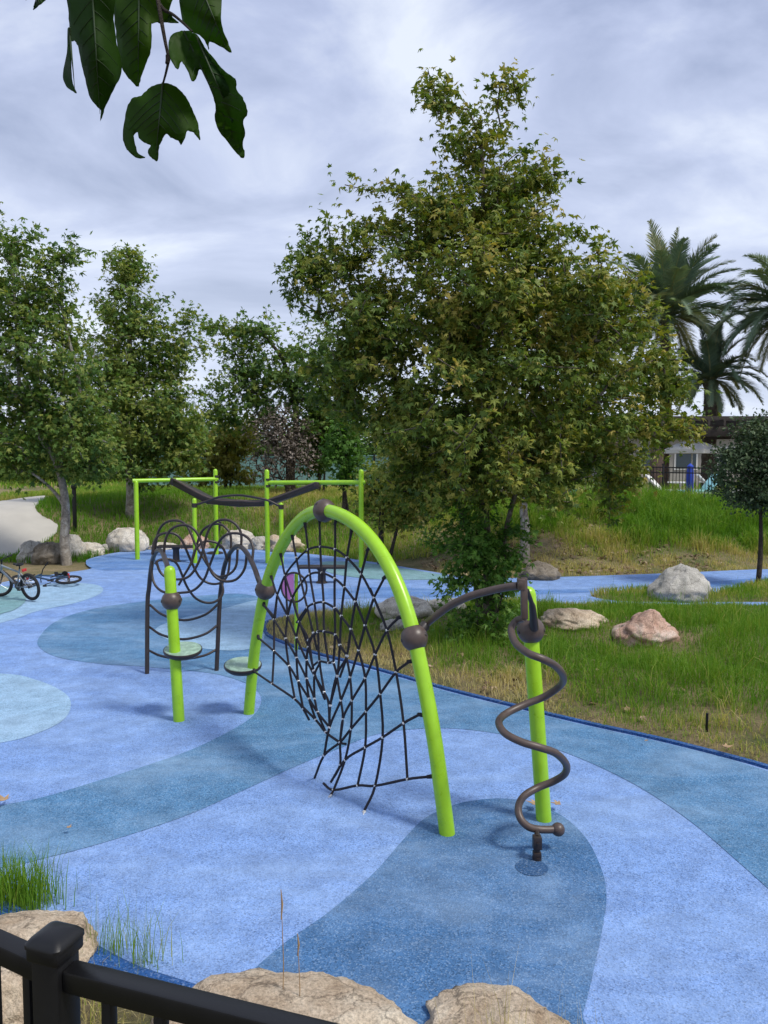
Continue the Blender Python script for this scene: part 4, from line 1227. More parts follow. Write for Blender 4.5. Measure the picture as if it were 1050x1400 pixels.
# second sycamore on the mound behind
dB = 20.3
bB = on(718, dB, .1)
tB = stem([bB, pt(718, 720, dB), pt(716, 690, dB), pt(725, 620, dB), pt(745, 540, dB), pt(770, 460, dB)], .15, .03)
lB = [lobe(800, 480, dB, 90, 60, 80), lobe(850, 540, dB, 70, 60, 70), lobe(720, 560, dB, 90, 60, 80), lobe(650, 600, dB, 80, 50, 70), lobe(800, 610, dB, 80, 45, 70), lobe(560, 620, dB, 60, 45, 60), lobe(760, 420, dB, 60, 50, 60)]
tree('sycamore_tree', 'pale trunked sycamore on the mound behind the biggest one', 'tree', bB, [tB], lB, 420, 20, .19, M['sycamore'], M['pale_bark'], 'star', .6, .38, .2, group='sycamore trees round the playground')
# left tree with leaning limbs
dD = 21.6
bD = on(89, dD, .05)
tD0 = stem([bD, pt(88, 740, dD), pt(90, 700, dD), pt(86, 665, dD), pt(76, 630, dD), pt(60, 605, dD), pt(40, 570, dD), pt(28, 540, dD), pt(22, 440, dD), pt(15, 340, dD)], .145, .03)
tD1 = stem([pt(87, 668, dD), pt(84, 640, dD), pt(92, 600, dD - .2), pt(110, 540, dD), pt(85, 420, dD), pt(88, 350, dD)], .10, .02)
tD2 = stem([pt(88, 690, dD), pt(70, 668, dD), pt(45, 648, dD - .3), pt(20, 640, dD)], .06, .02)
tD3 = stem([pt(78, 632, dD), pt(95, 610, dD), pt(125, 590, dD)], .05, .02)
lD = [lobe(12, 330, dD, 36, 42, 50, 1.3), lobe(0, 400, dD, 62, 60, 60), lobe(60, 400, dD, 40, 50, 50), lobe(90, 345, dD, 18, 26, 20, 1.5), lobe(60, 480, dD, 70, 60, 70), lobe(-30, 500, dD, 60, 80, 70), lobe(20, 560, dD, 70, 50, 70), lobe(90, 560, dD, 60, 50, 60),
      lobe(120, 610, dD, 60, 45, 60), lobe(15, 622, dD, 55, 34, 60), lobe(-40, 610, dD, 50, 45, 60), lobe(125, 640, dD, 40, 22, 40)]
tree('sycamore_tree', 'sycamore with pale leaning limbs at the left beside the grey boulders', 'tree', bD, [tD0, tD1, tD2, tD3], lD, 520, 38, .165, M['greenleaf'], M['pale_bark'], 'star', .50, .52, .25, rtip=.009, group='sycamore trees round the playground')
dE_ = 28.3
bE = on(179, dE_, .1)
tE = stem([bE, pt(178, 700, dE_), pt(178, 670, dE_), pt(176, 600, dE_), pt(178, 500, dE_), pt(176, 400, dE_), pt(174, 350, dE_)], .20, .03)
tE2 = stem([pt(178, 680, dE_), pt(200, 625, dE_), pt(220, 580, dE_), pt(235, 530, dE_)], .09, .03)
lE = [lobe(172, 362, dE_, 32, 30, 30, 1.7), lobe(176, 420, dE_, 55, 45, 50), lobe(200, 480, dE_, 70, 50, 60), lobe(140, 500, dE_, 55, 50, 55), lobe(190, 560, dE_, 85, 60, 80), lobe(245, 560, dE_, 42, 60, 50), lobe(235, 470, dE_, 40, 36, 40), lobe(130, 590, dE_, 60, 50, 60),
      lobe(215, 615, dE_, 70, 36, 70), lobe(140, 625, dE_, 60, 26, 50), lobe(262, 620, dE_, 36, 40, 40), lobe(262, 440, dE_, 16, 22, 16, 1.4)]
tree('sycamore_tree', 'sycamore with straight white trunk on the mound behind the leftmost lime post', 'tree', bE, [tE, tE2], lE, 520, 38, .20, M['greenleaf'], M['pale_bark'], 'star', .62, .66, .25, rtip=.01, group='sycamore trees round the playground')
dF = 34
bF = on(398, dF, .1)
lF = [lobe(310, 450, dF, 40, 26, 30, 1.3), lobe(350, 445, dF, 38, 30, 30), lobe(370, 490, dF, 56, 40, 50), lobe(320, 510, dF, 46, 36, 40), lobe(410, 520, dF, 50, 50, 50), lobe(300, 560, dF, 40, 40, 40), lobe(450, 480, dF, 50, 50, 50), lobe(470, 560, dF, 50, 50, 50), lobe(350, 560, dF, 50, 36, 40)]
tree('sycamore_tree', 'sycamore with spreading top between the white trunked one and the biggest one', 'tree', bF, [stem([bF, pt(398, 640, dF), pt(405, 570, dF), pt(390, 500, dF), pt(360, 455, dF)], .22, .05), stem([pt(400, 640, dF), pt(370, 560, dF), pt(320, 480, dF)], .12, .04)], lF, 300, 26, .25, M['greenleaf'], M['dark_bark'], 'star', .8, .45, .25, rtip=.012, group='sycamore trees round the playground')
def bush(name, label, px, d, lobes, n, per, leaf, mat, cat='shrub', kind='simple', bark='dark_bark', tint0=.5, group=None, spread=.5, rtip=.006):
    b = on(px, d, .05)
    L_ = [lobe(a, c, d, rx, ry, max(rx, ry) * .8) for a, c, rx, ry in lobes]
    top = min(l[1] for l in lobes)
    st = [stem([b, pt(px + 2, (lobes[0][1] * 2 + top) / 3, d), pt(lobes[0][0], top, d)], .09, .02)]
    if len(lobes) > 1: st.append(stem([b + Vector((.2, 0, 0)), pt(lobes[1][0], lobes[1][1], d)], .06, .02))
    return tree(name, label, cat, b, st, L_, n, per, leaf, M[mat], M[bark], kind, spread, tint0, .2, rtip=rtip, group=group)
bush('young_tree', 'yellow green young tree in front of the teal screen', 308, 37, [(300, 610, 44, 34), (325, 590, 32, 30), (275, 640, 34, 26), (320, 640, 34, 24)], 170, 20, .26, 'yellowleaf', 'tree', 'star')
bush('bare_tree', 'brown nearly bare tree in front of the teal screen', 392, 32.5, [(388, 590, 44, 42), (372, 630, 36, 36), (410, 620, 32, 40), (360, 590, 26, 30)], 460, 6, .14, 'brownleaf', 'tree', 'simple', 'dark_bark', .6, None, .5, .014)
bush('young_tree', 'dark green round tree right of the bare brown tree', 436, 35, [(432, 600, 30, 34), (448, 575, 30, 34), (425, 630, 26, 22)], 170, 22, .24, 'greenleaf', 'tree', 'simple', 'dark_bark', .25)
bush('leafy_shrub', 'bright green upright shrub behind the top of the arch', 470, 27, [(470, 620, 26, 34), (462, 590, 18, 28), (490, 640, 24, 26)], 110, 20, .18, 'brightleaf', 'shrub', 'star', 'dark_bark', .3)
bush('leafy_shrub', 'olive shrub on the mound right behind the arch top', 520, 21.5, [(515, 665, 42, 36), (560, 655, 44, 40), (490, 690, 26, 22), (555, 700, 40, 26), (600, 670, 36, 36)], 230, 20, .15, 'sycamore', 'shrub', 'star', 'dark_bark', .55)
# small oak at the right
dL = 17.7
bL = on(1041, dL, .03)
lL = [lobe(1020, 598, dL, 46, 30, 40), lobe(1060, 590, dL, 50, 34, 40), lobe(998, 632, dL, 30, 26, 30, 1.5), lobe(1045, 640, dL, 56, 44, 50), lobe(1010, 670, dL, 38, 24, 36), lobe(1080, 660, dL, 46, 40, 46), lobe(1050, 675, dL, 50, 22, 44), lobe(1090, 610, dL, 40, 40, 40)]
tree('oak_tree', 'small dark oak with a slim straight trunk at the right edge', 'tree', bL, [stem([bL, pt(1040, 750, dL), pt(1040, 690, dL), pt(1045, 640, dL), pt(1045, 590, dL)], .062, .02)], lL, 300, 60, .085, M['oakleaf'], M['dark_bark'], 'simple', .32, .5, .2, rtip=.005, up=.3)

# palms
def palm(label, cx, cy, d, lens, n, seed, droop=1.0, group='palm trees beyond the pool fence', trunk_r=.24):
    rnd = random.Random(seed)
    top = pt(cx, cy, d)
    b = Vector((top.x, top.y, tz(top.x, top.y) - .1))
    t = thing('palm_tree', label, 'palm', b, group)
    m = MB(); prof = []
    hgt = top.z - b.z
    k = 26
    for i in range(k + 1):
        u = i / k
        r = trunk_r * (1.15 - .25 * u) * (1 + .06 * (i % 2)) * (1.25 if u > .93 else 1)
        prof.append((r, hgt * u))
    m.lathe(b, prof, (0, 0, 1), 14)
    part('trunk', m, M['palm_trunk'], t, 30)
    V, Lp, Ti = [], [], []
    for f in range(n):
        az = f * 2.39996 + rnd.uniform(-.2, .2)
        u = f / n
        el = math.radians(84 - 105 * u + rnd.uniform(-8, 8))
        ln = lens * rnd.uniform(.85, 1.1) * (.8 + .2 * math.sin(math.pi * min(1, u + .2)))
        dirv = Vector((math.cos(az) * math.cos(el), math.sin(az) * math.cos(el), math.sin(el)))
        seg = 16
        p = top + Vector((math.cos(az), math.sin(az), 0)) * .12
        pts = [p.copy()]
        for s in range(seg):
            dirv = (dirv + Vector((0, 0, -.075 * droop * (1 + s * .06)))).normalized()
            p = p + dirv * ln / seg
            pts.append(p.copy())
        tint_f = rnd.uniform(.2, .8) if u < .8 else rnd.uniform(.6, 1.0)
        for i in range(seg):   # rachis
            a, q = pts[i], pts[i + 1]
            tv = (q - a).normalized(); sd = tv.cross(Vector((0, 0, 1))); sd = sd.normalized() if sd.length > .01 else Vector((1, 0, 0))
            w = .035 * (1 - i / seg) + .008
            o = len(V); V += [a - sd * w, a + sd * w, q + sd * w * .9, q - sd * w * .9]; Lp.append([o, o + 1, o + 2, o + 3]); Ti.append(.9)
            if i < 1: continue
            nrm = sd.cross(tv).normalized()
            for sub in range(7):
                c = a.lerp(q, sub / 7)
                prog = (i + sub / 7) / seg
                ll = ln * .19 * (math.sin(math.pi * min(1, .15 + prog * .85)) ** .6 + .12) * rnd.uniform(.85, 1.1)
                for sg in (-1, 1):
                    dv = (sd * sg * .72 + tv * .75 + nrm * rnd.uniform(.05, .45) + Vector((0, 0, -.12))).normalized()
                    wv = tv * .044
                    e_ = c + dv * ll + Vector((0, 0, -.07 * ll))
                    o = len(V); V += [c - wv * .5, c + wv * .5, c + dv * ll * .55 + wv * .6, e_]
                    Lp.append([o, o + 1, o + 2, o + 3]); Ti.append(min(1, max(0, tint_f + rnd.gauss(0, .1))))
    V = np.array([tuple(v - b) for v in V])
    me = mesh_np('crown', V, np.array(Lp), np.arange(len(Lp)) * 4, M['palmleaf'], False, Ti)
    link('crown', me, t)
palm('tall palm rising behind the right side of the biggest sycamore', 912, 432, 38, 4.4, 62, 5, .75)
palm('shorter palm with a dark trunk above the pergola', 972, 520, 36, 2.8, 38, 9, 1.0, trunk_r=.3)
palm('palm with long drooping fronds cut by the right edge', 1082, 432, 34, 3.9, 62, 14, 1.15)

# ------------------------------------------------------------------ pool side: fence, pergola, furniture
def yz(x, y, z): return Vector((x, y, z))
FY = 27.0
PF = thing('pool_fence', 'black picket fence along the top of the mound by the pool', 'fence', (8, FY, tz(8, FY)))
xs = np.arange(1.6, 20.1, 2.05)
for i, xq in enumerate(xs):
    zq = tz(xq, FY)
    part('post', MB().box((xq, FY, zq + .70), (.06, .06, 1.5), bev=.006).box((xq, FY, zq + 1.47), (.075, .075, .04)), M['black'], PF)
    if i + 1 < len(xs):
        xn = xs[i + 1]; zn = tz(xn, FY)
        m = MB()
        for hh in (.12, 1.18, 1.36):
            m.bar((xq + .03, FY, zq + hh), (xn - .03, FY, zn + hh), .03, .04)
        for k in range(1, 18):
            u = k / 18
            xx = xq + (xn - xq) * u; z0 = zq + (zn - zq) * u
            m.box((xx, FY - .018, z0 + .74), (.018, .018, 1.30))
        part('picket_panel', m, M['black'], PF)
# terrace beyond the fence
PG = thing('pergola', 'dark brown timber pergola beyond the black fence', 'pergola', (16, 33, tz(16, 33)))
for px, yy in ((897, 31.5), (1075, 31.5), (905, 35.5), (1080, 35.5)):
    b = on(px, yy, .05)
    part('pillar', MB().box((b.x, b.y, b.z + 1.65), (.42, .42, 3.3), bev=.02), M['brick'], PG)
zt = pt(0, 590, 31.5).z
for yy in (31.5, 35.5):
    part('main_beam', MB().box(((pt(878, 590, yy).x + pt(1150, 590, yy).x) / 2, yy, zt), (pt(1150, 590, yy).x - pt(878, 590, yy).x, .2, .40), bev=.02), M['timber'], PG)
m = MB()
for k in range(14):
    xx = pt(880 + k * 20, 577, 33).x
    m.box((xx, 33.4, zt + .33), (.09, 5.2, .24))
part('rafters', m, M['timber'], PG)
m = MB()
for k in range(6):
    m.box((pt(1010, 570, 33).x, 31.1 + k * .9, zt + .53), (9.2, .14, .14))
part('battens', m, M['timber'], PG)
BW = thing('pool_house', 'pale pool house with dark windows behind the pergola', 'building', (17, 50, tz(17, 50)))
zb_ = tz(17, 50)
part('wall', MB().box((21, 52, zb_ + 1.5), (13, 4, 3.6)), M['stucco'], BW)
part('roof', MB().box((21, 51.8, zb_ + 3.42), (13.8, 5.0, .28), bev=.02), M['timber'], BW)
for xx in (17.2, 19.6, 22.4, 25):
    w = part('window', MB().box((xx, 49.98, zb_ + 1.7), (1.5, .08, 1.5)), M['white'], BW)
    part('pane', MB().box((xx, 49.93, zb_ + 1.7), (1.3, .04, 1.3)), M['glass'], w)
# wooden slatted cabinet / masonry pier
b = on(836, 28.6, .05)
m = MB()
for k in range(8): m.box((b.x, b.y, b.z + .16 + k * .29), (.95, .95, .265), bev=.015)
solo('masonry_pier', m, M['brick'], 'banded brown masonry pier just behind the black fence', 'pier', b)
def parasol(label, px, d, ztop, r, mat, closed=False):
    b = on(px, d)
    t = thing('patio_umbrella', label, 'umbrella', b)
    part('pole', MB().tube([b, b + Vector((0, 0, ztop))], .03, 8), M['white'], t)
    if closed:
        part('canopy', MB().lathe(b, [(.05, ztop - 1.1), (.13, ztop - 1.0), (.13, ztop - .4), (.11, ztop - .05), (.02, ztop + .04)], (0, 0, 1), 12), mat, t)
    else:
        part('canopy', MB().lathe(b, [(r, ztop - .62), (r, ztop - .45), (r * .6, ztop - .2), (.05, ztop), (.02, ztop + .06)], (0, 0, 1), 8), mat, t, 20)
parasol('open white patio umbrella under the pergola edge', 945, 34.5, 2.55, 1.25, M['white'])
parasol('closed blue patio umbrella behind the black fence', 943, 29, 1.45, .3, M['blue'], True)
def lounger(label, px, d, mat, rz):
    b = on(px, d)
    t = thing('pool_lounger', label, 'lounger', b, 'pool loungers behind the fence', local=True)
    m = MB()
    for sx in (-.85, .6):
        for sy in (-.28, .28): m.tube([(sx, sy, 0), (sx, sy, .34)], .022, 8)
    m.bar((-.95, -.3, .35), (.95, -.3, .35), .04, .05); m.bar((-.95, .3, .35), (.95, .3, .35), .04, .05)
    part('frame', m, M['white'], t)
    part('cushion', MB().box((-.35, 0, .42), (1.25, .62, .09), bev=.03), mat, t)
    X = Vector((math.cos(.8), 0, math.sin(.8))); Z = Vector((-math.sin(.8), 0, math.cos(.8)))
    part('backrest', MB().box((.27 + .33, 0, .42 + .34), (.85, .62, .08), (X, Vector((0, 1, 0)), Z), bev=.03), mat, t)
    t.rotation_euler = (0, 0, rz)
lounger('aqua cushioned lounger right of the closed blue umbrella', 958, 29.6, M['aqua'], .4)
lounger('white lounger left of the closed blue umbrella', 915, 30.2, M['white'], 2.6)
lounger('pale lounger seen below the sycamore branches left of the pier', 805, 29.5, M['aqua'], .2)
lounger('white lounger half hidden by the small oak', 985, 30.5, M['white'], 2.9)
# low white table
for px, d, lab in ((930, 30.8, 'white pool table behind the middle of the fence'), (972, 31, 'white pool table right of the closed blue umbrella')):
    b = on(px, d)
    solo('pool_table', MB().lathe(b, [(.3, 0), (.3, .03), (.04, .06), (.04, .70), (.5, .73), (.5, .77), (.02, .77)], (0, 0, 1), 20), M['white'], lab, 'table', b)

# teal screen fence far left
TF = thing('screen_fence', 'teal fabric screened fence on dark posts behind the bare tree', 'fence', on(400, 44))
xs = np.arange(-14.5, 3.2, 1.55)
for i, xq in enumerate(xs):
    zq = tz(xq, 44.)
    part('post', MB().tube([(xq, 44, zq - .1), (xq, 44, zq + 2.0)], .05, 8), M['black'], TF)
    if i + 1 < len(xs):
        m = MB().box((xq + .775, 44.06, zq + 1.0), (1.50, .015, 1.75))
        m.tube([(xq, 44, zq + 1.92), (xq + 1.55, 44, zq + 1.92)], .025, 6)
        part('fabric_panel', m, M['teal_mesh'], TF)

# black bollard post by the path, stake in the grass
b = on(101, 26.0)
zt_ = pt(101, 664, 26.0).z
m = MB().box((b.x, b.y, (b.z + zt_) / 2), (.11, .11, zt_ - b.z + .1), bev=.01)
m.box((b.x, b.y, zt_ - .04), (.15, .15, .12), bev=.015)
solo('path_light', m, M['black'], 'slim black path light standing in the grass by the curved path', 'bollard', b)
b = hit(966, 1003)
zt_ = pt(966, 975, b.y).z
solo('stake', MB().tube([b - Vector((0, 0, .05)), b + Vector((0, 0, .1)), Vector((b.x, b.y, zt_))], .014, 8), M['black'], 'short black stake in the grass near the right edge', 'stake', b)

# distant trees closing the horizon
FAR_TREES = [(-70, 62, 34, 48), (10, 70, 44, 40), (55, 84, 40, 26), (215, 66, 60, 40), (120, 74, 50, 34), (285, 60, 46, 40), (345, 70, 40, 36), (410, 62, 44, 40), (470, 66, 46, 44), (540, 64, 50, 52), (610, 60, 54, 60), (690, 62, 56, 60), (770, 70, 52, 54), (850, 66, 34, 26), (925, 80, 34, 16), (1010, 84, 50, 18), (60, 52, 46, 42), (165, 56, 46, 46), (248, 54, 40, 42), (-20, 54, 52, 52), (110, 60, 44, 38)]
DESC = ['beyond the left edge of the lawn', 'over the far end of the curved path', 'above the crest of the pale path', 'behind the white trunked sycamore', 'left of the white trunk', 'behind the yellow green young tree', 'left behind the bare brown tree', 'right behind the bare brown tree',
        'above the top of the arch', 'left behind the biggest sycamore crown', 'behind the island shrub', 'straight behind the biggest sycamore', 'behind the right half of the biggest sycamore', 'behind the masonry pier', 'under the tall palm', 'under the drooping palm', 'behind the leaning limbs of the left sycamore', 'close behind the straight white trunk', 'between the white trunk and the lime posts', 'behind the lowest branches at the left edge', 'behind the slim black path light']
for i, (px, d, rx, ry) in enumerate(FAR_TREES):
    b = on(px, d, .1)
    cy = 655 - ry * .95
    lob = [lobe(px, cy, d, rx, ry), lobe(px - rx * .5, cy + ry * .3, d, rx * .6, ry * .6), lobe(px + rx * .45, cy + ry * .25, d, rx * .65, ry * .6), lobe(px + rx * .1, cy - ry * .4, d, rx * .5, ry * .5)]
    tree('distant_tree', 'distant dark tree ' + DESC[i], 'tree', b, [stem([b, pt(px, cy + ry * .3, d), pt(px, cy - ry * .4, d)], .25, .06)], lob, 130, 22, .55, M['greenleaf'], M['dark_bark'], 'simple', 1.6, .2 + .3 * random.random(), .2, rtip=.03, group='distant trees on the horizon')

# ------------------------------------------------------------------ bicycles
def bicycle(label, loc, rot, frame_mat, seed, steer=0.0):
    t = thing('bicycle', label, 'bicycle', loc, 'bicycles left by the path', local=True)
    R = .29; wb = .98
    def wheel(x, name='wheel', turn=0.0):
        c = Vector((x, 0, R))
        rm = Matrix.Rotation(turn, 3, 'Z')
        def loopp(r): return [c + rm @ Vector((math.cos(a) * r, 0, math.sin(a) * r)) for a in np.linspace(0, 2 * math.pi, 33)[:-1]]
        w = part(name, MB().tube(loopp(R - .058), .011, 6, closed=True).lathe(c, [(.03, -.04), (.03, .04)], rm @ Vector((0, 1, 0)), 10), M['dark'], t, 60)
        part('tyre', MB().tube(loopp(R - .030), .032, 8, closed=True), M['tyre'], w, 60)
        m = MB()
        for k in range(18):
            a = 2 * math.pi * k / 18
            m.tube([c + rm @ Vector((0, .025 * (1 if k % 2 else -1), 0)), c + rm @ Vector((math.cos(a) * (R - .06), 0, math.sin(a) * (R - .06)))], .0022, 4)
        part('spokes', m, M['steel'], w)
        return c
    rw = wheel(0); fw = wheel(wb, 'wheel', steer)
    bb = Vector((.40, 0, .27)); seat = Vector((.24, 0, .66)); head_t = Vector((.80, 0, .72)); head_b = Vector((.84, 0, .58))
    m = MB()
    for a, b_, r in ((bb, seat, .017), (bb, head_b, .022), (seat + Vector((.03, 0, -.08)), head_t + Vector((0, 0, -.03)), .020), (head_b, head_t, .022)): m.tube([a, b_], r, 10)
    for s in (-.06, .06):
        m.tube([bb + Vector((0, s * .5, 0)), rw + Vector((0, s, 0))], .011, 8); m.tube([seat + Vector((.03, s * .4, -.1)), rw + Vector((0, s, 0))], .010, 8)
    part('frame', m, frame_mat, t, 60)
    m = MB()
    rm = Matrix.Rotation(steer, 3, 'Z')
    for s in (-.055, .055):
        m.tube([head_b + Vector((0, s, -.02)), fw + rm @ Vector((0, s, 0))], .015, 8)
    m.tube([head_t, head_t + Vector((-.03, 0, .09))], .016, 8)
    part('fork', m, M['black'], t, 60)
    hb = head_t + Vector((-.03, 0, .10))
    hbar = part('handlebar', MB().tube([hb + rm @ Vector((-.06, -.30, .02)), hb + rm @ Vector((0, -.12, 0)), hb + rm @ Vector((0, .12, 0)), hb + rm @ Vector((-.06, .30, .02))], .012, 8), M['black'], t, 60)
    for s in (-1, 1):
        part('grip', MB().tube([hb + rm @ Vector((-.065, s * .32, .02)), hb + rm @ Vector((-.03, s * .21, .01))], .018, 8), M['tyre'], hbar)
    sm = MB().lathe(seat + Vector((-.02, 0, .09)), [(.02, -.03), (.075, -.015), (.08, .01), (.06, .03), (.01, .035)], (0, 0, 1), 14)
    sm.bar(seat + Vector((0, 0, .09)), seat + Vector((.17, 0, .09)), .045, .035, bev=.01)
    sm.tube([seat, seat + Vector((-.01, 0, .07))], .013, 8)
    part('saddle', sm, M['black'], t, 50)
    cm_ = MB().lathe(bb, [(.08, -.004), (.08, .004)], (0, 1, 0), 18).tube([bb + Vector((0, -.06, 0)), bb + Vector((.10, -.07, -.12))], .010, 6).tube([bb + Vector((0, .06, 0)), bb + Vector((-.10, .07, .12))], .010, 6)
    cm_.box(bb + Vector((.10, -.12, -.12)), (.08, .09, .02)).box(bb + Vector((-.10, .12, .12)), (.08, .09, .02))
    part('crank', cm_, M['dark'], t)
    part('reflector', MB().box(seat + Vector((-.14, 0, -.02)), (.03, .10, .06), bev=.008).box(seat + Vector((-.2, 0, -.2)), (.03, .05, .05), bev=.008), M['red'], t)
    t.rotation_euler = rot
    return t
lb = gp(44, 822)
bicycle('bicycle with pale frame leaning upright at the left edge', (lb.x, lb.y, .02), (math.radians(-8), 0, math.radians(152)), M['bikeframe'], 1, .5)
lb2 = gp(78, 805)
bicycle('bicycle lying flat on its side behind the upright one', (lb2.x + .12, lb2.y + .15, .10), (math.radians(82), 0, math.radians(186)), M['bikeblue'], 2, .3)

# ------------------------------------------------------------------ fallen leaves and scraps
def fallen(label, px, py, size, seed, mat='dryleaf', z=.05):
    c = gp(px, py, z)
    base, Qd = star_leaf()
    rnd = random.Random(seed)
    a = rnd.uniform(0, 6.28)
    m = MB()
    vs = []
    for v in base:
        x_, y_ = v[0] * size, (v[1] - .4) * size
        vs.append(c + Vector((x_ * math.cos(a) - y_ * math.sin(a), x_ * math.sin(a) + y_ * math.cos(a), .008 + abs(v[2]) * size * rnd.uniform(.6, 1.6))))
    m.add(vs, [list(q) for q in Qd])
    m.add([v + Vector((0, 0, .002)) for v in vs], [list(q)[::-1] for q in Qd])
    solo('fallen_leaf', m, M[mat], label, 'leaf', c, 'fallen leaves on the play surface')
fallen('brown fallen leaf at the left edge of the play surface', 3, 1094, .14, 1)
fallen('small curled scrap on the teal band at the left', 95, 1132, .05, 2)
fallen('cream fallen leaf left of the foot of the spiral post', 729, 1100, .13, 3)
fallen('cream fallen leaf right of the foot of the spiral post', 760, 1100, .10, 4)
fallen('small dark leaf on the surface near the grass edge', 884, 1014, .05, 5)
fallen('tan fallen leaf in the grass edge below the black stake', 996, 1022, .13, 6, z=.09)

def litter(name_label, n, x0, x1, y0, y1, test, size):
    X = RNG.uniform(x0, x1, n); Y = RNG.uniform(y0, y1, n)
    k = test(X, Y); X, Y = X[k], Y[k]; n = len(X)
    C = np.stack([X, Y, np.maximum(terrain(X, Y), 0) + .02 + RNG.uniform(0, .05, n)], -1)
    me = leaf_mesh('leaf_litter', C, np.array([[0, 0, 1.]]) + RNG.normal(0, .35, (n, 3)), RNG.normal(0, 1, (n, 3)) * np.array([[1, 1, .1]]), size * RNG.uniform(.5, 1.2, n), RNG.uniform(0, 1, n), M['litter'], 'star')
    tag(link('leaf_litter', me), name_label, 'leaf litter', kind='stuff')
M['litter'] = ramp_mat('dry leaf litter', [(0, (.12, .08, .05)), (.6, (.27, .18, .10)), (1, (.48, .38, .25))], trans=.1)
litter('dry leaf litter strewn over the bare part of the mound', 900, 1.0, 9.5, 18.6, 23, lambda X, Y: ~inside(outer_w, X, Y), .17)
litter('dry leaf litter under the biggest sycamore in the island grass', 420, -2.5, 6.5, 8, 15, lambda X, Y: inside(island_w, X, Y) & (np.hypot(X - 1.5, Y - 11.5) < RNG.uniform(.8, 4.2, len(X))), .12)

# ------------------------------------------------------------------ overhanging leafy branch, near the camera
dN = .95
bc = pt(215, -60, dN + .02)
OB = thing('overhanging_branch', 'dark drooping leaves of a branch hanging into the top left', 'branch', bc)
def zn(p): return (p[0] / 2.625, p[1] / 2.625)
def near_leaf(P, dep, bend, tint, axis_a, axis_b, fold=0.0, name='leaf'):
    """a thin leaf with curl: outline, midrib from axis_a to axis_b"""
    W3 = [(v.x + random.gauss(0, .28), v.y + random.gauss(0, .28)) for v in catmull([(*zn(q), 0) for q in P], 4, True)]
    bm = bmesh.new()
    vs = [bm.verts.new((x_, y_, 0)) for x_, y_ in W3]
    es = [bm.edges.new((vs[i], vs[(i + 1) % len(vs)])) for i in range(len(vs))]
    bmesh.ops.triangle_fill(bm, use_beauty=True, edges=es)
    lo = min(y_ for _, y_ in W3); hi = max(y_ for _, y_ in W3)
    xl = min(x_ for x_, _ in W3); xh = max(x_ for x_, _ in W3)
    for k in range(1, 14):
        bmesh.ops.bisect_plane(bm, geom=list(bm.verts) + list(bm.edges) + list(bm.faces), plane_co=(0, lo + (hi - lo) * k / 14, 0), plane_no=(0, 1, 0))
    for k in range(1, 10):
        bmesh.ops.bisect_plane(bm, geom=list(bm.verts) + list(bm.edges) + list(bm.faces), plane_co=(xl + (xh - xl) * k / 10, 0, 0), plane_no=(1, 0, 0))
    a = Vector((*zn(axis_a), 0)); b = Vector((*zn(axis_b), 0)); ax = (b - a).normalized(); L_ = (b - a).length
    nr = Vector((-ax.y, ax.x, 0))
    wd = max(abs((v.co - a).dot(nr)) for v in bm.verts)
    def surf(q):
        u = (q - a).dot(ax) / L_; s = (q - a).dot(nr) / wd
        return pt(q.x, q.y, dep + bend * (u * u) + fold * abs(s) ** 1.3 + .006 * math.sin(u * 9 + s * 3) + .010 * s)
    vein_runs = []
    for k in range(7):
        for sg in (-1, 1):
            q = a + ax * L_ * (.10 + .12 * k + .02 * sg); run_ = []
            st_ = (ax * .62 + nr * sg * .78) * (wd / 9)
            for _ in range(12):
                if not inside(W3, np.array([q.x]), np.array([q.y]))[0]: break
                run_.append(surf(q) + Vector((0, -.0007, 0))); q = q + st_; st_ = (st_ + ax * wd * .008)
            if len(run_) > 3: vein_runs.append(run_[:-1])
    for v in bm.verts:
        v.co = surf(v.co) - bc
    bm.normal_update()
    me = bpy.data.meshes.new(name)
    bm.to_mesh(me); bm.free()
    at = me.attributes.new('tint', 'FLOAT', 'FACE')
    at.data.foreach_set('value', np.full(len(me.polygons), tint, np.float32))
    me.polygons.foreach_set('use_smooth', np.ones(len(me.polygons), bool))
    me.materials.append(M['overleaf'])
    o = link(name, me, OB)
    md = o.modifiers.new('thickness', 'SOLIDIFY'); md.thickness = .0006; md.offset = 0
    rib = [surf(a.lerp(b, u)) + Vector((0, -.0008, 0)) for u in np.linspace(0, .96, 9)]
    if vein_runs:
        vm_ = MB()
        for run_ in vein_runs: vm_.tube(run_, list(np.linspace(.0007, .0003, len(run_))), 4)
        part('veins', vm_, M['rib'], o)
    part('midrib', MB().tube(rib, [.0014 * (1 - .8 * i / 8) for i in range(9)], 6), M['rib'], o)
    return o
M['rib'] = paint('leaf rib', (.020, .045, .010), rough=.7)
near_leaf([(248, -60), (246, 30), (250, 100), (255, 146), (268, 147), (280, 166), (290, 215), (302, 265), (320, 340), (345, 378), (362, 398), (359, 436), (372, 402), (386, 366), (412, 312), (430, 280), (437, 236), (428, 190), (418, 150), (408, 70), (404, -60)], dN, .05, .25, (330, -60), (361, 430), .03)
near_leaf([(243, 100), (240, 190), (226, 262), (230, 292), (246, 318), (274, 334), (262, 300), (256, 262), (255, 190), (257, 140)], dN + .012, .01, .1, (250, 100), (270, 332), .02)
near_leaf([(412, -60), (412, 60), (420, 150), (428, 200), (437, 242), (452, 268), (466, 287), (496, 312), (505, 280), (518, 245), (534, 205), (543, 170), (544, 90), (548, 84), (575, 78), (600, 70), (606, 40), (612, -60)], dN + .03, .03, .75, (500, -60), (496, 310), .03)
near_leaf([(560, -40), (556, 40), (566, 82), (600, 80), (641, 83), (622, 62), (603, 40), (616, 10), (622, -40)], dN + .055, .0, .5, (590, -40), (610, 80), .01)
